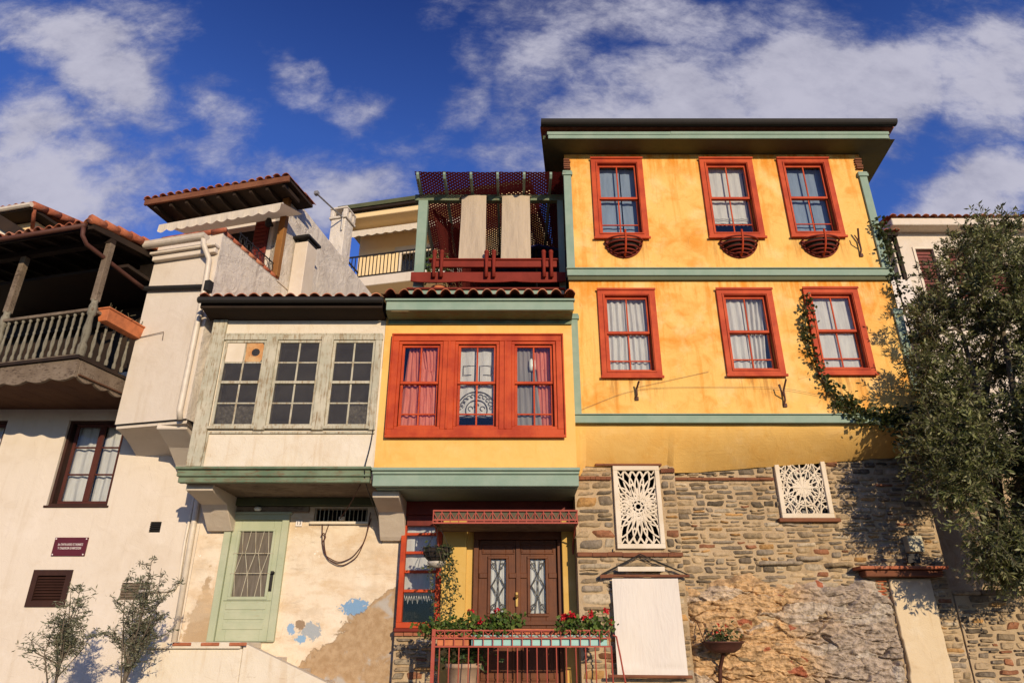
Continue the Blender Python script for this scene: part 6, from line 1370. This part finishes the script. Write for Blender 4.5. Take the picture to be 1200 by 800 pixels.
# ================================================================== planting
def olive(name, base, C_, rad, nclump, per, leafs, cols, label, seed, shape, group=None):
    g = random.Random(seed); t = empty(name, base, label, 'tree', group); lim = MB(); pts = []; cl = []
    while len(cl) < nclump:
        d = Vector((g.uniform(-1, 1), g.uniform(-1, 1), g.uniform(-1, 1)))
        if d.length > 1 or d.length < .25: continue
        p = Vector((C_[0] + d.x * rad[0], C_[1] + d.y * rad[1], C_[2] + d.z * rad[2])) if g.random() < .66 else Vector((7.7 + d.x * 2.0, 10.65 + d.y * .8, 3.9 + d.z * 1.6))
        if not shape(p, g): continue
        if noise.noise(p * .95 + Vector((seed, 0, 0))) < -.08: continue
        cl.append(p)
    mains = [Vector(C_) + Vector((g.uniform(-.5, .5) * rad[0], g.uniform(-.4, .4) * rad[1], g.uniform(-.2, .5) * rad[2])) for _ in range(7)]
    b = Vector(base); fork = b + Vector((.1, 0, (C_[2] - b.z) * .45))
    tr = MB(); tr.tube([b, b + Vector((.06, .03, (fork.z - b.z) * .5)), fork], [.2, .16, .13], 10); tr.build('trunk', 'bark', t, smooth=True)
    for m_ in mains:
        mid_ = fork.lerp(m_, .5) + Vector((g.gauss(0, .15), g.gauss(0, .15), .1)); lim.tube([fork, mid_, m_], [.1, .06, .035], 7)
    nodes = [(m_, .035) for m_ in mains]; cl.sort(key=lambda p: min((m_ - p).length for m_ in mains))
    for p in cl:
        m_, r0 = min(nodes, key=lambda q: (q[0] - p).length_squared); r1 = max(.005, r0 * .72); nodes.append((p, r1)); lim.tube([m_, m_.lerp(p, .5) + Vector((g.gauss(0, .05), g.gauss(0, .05), g.gauss(.03, .05))), p], [r0 * .8, (r0 + r1) * .4, r1 * .8], 5)
        ax = (p - Vector(C_)).normalized(); f = g.uniform(.5, 1.55)
        for k in range(per):
            d = Vector((g.gauss(0, 1), g.gauss(0, 1), g.gauss(.25, .8))).normalized() + ax * .7; d.normalize(); L = g.uniform(.22, .55); e = p + d * L + Vector((0, 0, -.10 * L)); md = p + d * L * .5
            lim.tube([p, md, e], [.005, .004, .002], 3, cap=False)
            for q in range(g.randint(15, 24)):
                u = g.uniform(.12, 1.03); c = (p.lerp(md, u * 2) if u < .5 else md.lerp(e, u * 2 - 1)); pts.append((c + Vector((g.gauss(0, .012), g.gauss(0, .012), g.gauss(0, .012))), d, f))
    lim.build('limbs', 'bark', t, smooth=True); mb = MB()
    for q, d, f in pts:
        r = Vector((g.gauss(0, 1), g.gauss(0, 1), g.gauss(0, 1))); v = (d * .75 + (r - d * r.dot(d)).normalized() * .9).normalized(); a_ = v.cross(Vector((g.gauss(0, 1), g.gauss(0, 1), g.gauss(0, 1)))).normalized(); L = leafs * g.uniform(.7, 1.25); c = g.choice(cols); k_ = f * g.uniform(.8, 1.2); mb.cur = tuple(x * k_ for x in c); w_ = L * .15
        mb.add([q, q + v * L * .5 + a_ * w_, q + v * L, q + v * L * .5 - a_ * w_], [(0, 1, 2, 3)])
    mb.build('crown', 'leaf', t); return t
def oshape(p, g):
    # ragged left edge: wide at mid height, narrow below, sprays at the top
    z = p.z
    xl = 6.5 + max(0, 4.2 - z) * .24 if z < 4.7 else 6.5 + (z - 4.7) * .21 if z < 7.6 else 7.1 + (z - 7.6) * 1.1
    return p.x > xl + .5 * noise.noise(p * 1.5) + (p.y - 10.3) * .6 and 2.55 < z < 8.75 and p.x < 10.2
OC = [(.115, .132, .042), (.155, .168, .056), (.08, .095, .031), (.19, .195, .088), (.25, .24, .12)]
olive('olive_tree', (8.5, 12.5, 0), (8.25, 10.7, 5.6), (2.4, 1.1, 3.3), 720, 10, .088, OC, 'big grey-green olive tree crowding the right corner of the ochre house', 5, oshape)
def sapling(base, top, spread, n, label, seed):
    g = random.Random(seed); t = empty('sapling', base, label, 'young tree', 'young trees by the landing wall'); st_ = MB(); b = Vector(base); pts = []; H = top - b.z
    for k in range(n):
        an = g.uniform(0, 2 * pi); h = H * (1 if k == 0 else g.uniform(.6, .97)); r = .05 if k == 0 else spread * g.uniform(.25, 1)
        q0 = b + Vector((0, 0, H * g.uniform(.35, .6))); tip = b + Vector((r * cos(an), r * sin(an) * .7, h)); md = q0.lerp(tip, .5) + Vector((g.gauss(0, .07), g.gauss(0, .07), .06)); st_.tube([q0, md, tip], [.011, .008, .003], 5)
        for m in range(7):
            f = g.uniform(.2, 1.0); c = q0.lerp(md, f * 2) if f < .5 else md.lerp(tip, f * 2 - 1); a2 = g.uniform(0, 2 * pi); L = g.uniform(.12, .34) * (1.2 - .6 * f); e = c + Vector((cos(a2) * L, sin(a2) * L * .7, L * g.uniform(.1, .8))); st_.tube([c, e], [.005, .002], 4)
            for j in range(20): u = g.uniform(.1, 1.05); pts.append(c.lerp(e, u) + Vector((g.gauss(0, .018), g.gauss(0, .018), g.gauss(0, .018))))
    tk = MB(); tk.tube([b, b + Vector((.01, 0, H * .3)), b + Vector((.0, 0, H * .62))], [.022, .018, .012], 6); tk.build('trunk', 'bark', t); st_.build('twigs', 'bark', t); mb = MB(); leafset(mb, pts, .062, [(.13, .14, .085), (.18, .185, .12), (.09, .10, .055), (.24, .24, .17)], g, .24); mb.build('crown', 'leaf', t)
sapling((-6.05, 10.1, 0), 2.42, .40, 17, 'sparse grey-green sapling in front of the cream wall, nearer the maroon air grille', 1)
sapling((-5.25, 10.3, 0), 2.72, .48, 24, 'taller feathery sapling right beside the landing of the green door', 2)
# creeper on the ochre house
cv = empty('creeper', (6.9, 10.95, 0), 'dark leafy creeper climbing round a lower window and the right corner of the ochre house', 'creeper')
def vline(pts, n, sp, g, hang=.0):
    out = []; L = [Vector(p) for p in pts]
    for k in range(n):
        i = g.randrange(len(L) - 1); f = g.random(); c = L[i].lerp(L[i + 1], f); out.append(c + Vector((g.gauss(0, sp), -abs(g.gauss(0, .06)), g.gauss(0, sp) - hang * g.random() ** 2)))
    return out
g = random.Random(11); path = [(5.32, YF - .05, 7.35), (5.22, YF - .05, 6.9), (5.18, YF - .05, 6.4), (5.30, YF - .06, 5.85), (5.48, YF - .07, 5.5), (5.75, YF - .1, 5.25), (6.2, YF - .12, 5.12), (6.6, YF - .13, 5.12), (7.05, YF - .13, 5.2)]
up = [(6.98, YF - .05, 5.2), (7.05, YF - .06, 6.2), (7.02, YF - .06, 7.4), (7.0, YF - .06, 8.1), (7.05, YF - .06, 8.6), (6.9, YF - .06, 8.9)]
mb = MB(); mb.tube(path, .012, 5); mb.tube([(x, y + .01, z - .03) for x, y, z in path[3:]], .018, 5); mb.tube(up, .014, 5); mb.build('stem', 'stem', cv, smooth=True)
pts = vline(path[:5], 330, .06, g) + vline(path[4:], 760, .085, g, .25) + vline(path[6:], 480, .11, g, .5) + vline(up[2:], 300, .09, g) + vline(up[:3], 100, .07, g)
mb = MB(); leafset(mb, pts, .075, [(.035, .05, .012), (.05, .065, .018), (.08, .09, .03), (.028, .04, .012)], g, .75, .5); mb.build('foliage', 'leaf', cv)
# a few pot plants up on the roof terrace
tp = empty('terrace_plant', (-1.45, 12.0, 7.7), 'small bushy pot plant behind the red terrace railing by the pergola post', 'plant pot'); mb = MB(); mb.lathe([(0, 7.7), (.12, 7.7), (.17, 8.1), (.15, 8.1), (0, 8.05)], (-1.45, 12.0, 0), 14); mb.build('pot', 'terracotta', tp); mb = MB(); pts = [(-1.45 + g.gauss(0, .17), 12.0 + g.gauss(0, .14), 8.55 + g.gauss(0, .16)) for _ in range(380)]; leafset(mb, pts, .08, [(.07, .12, .03), (.1, .15, .04)], g, .5); mb.build('foliage', 'leaf', tp)
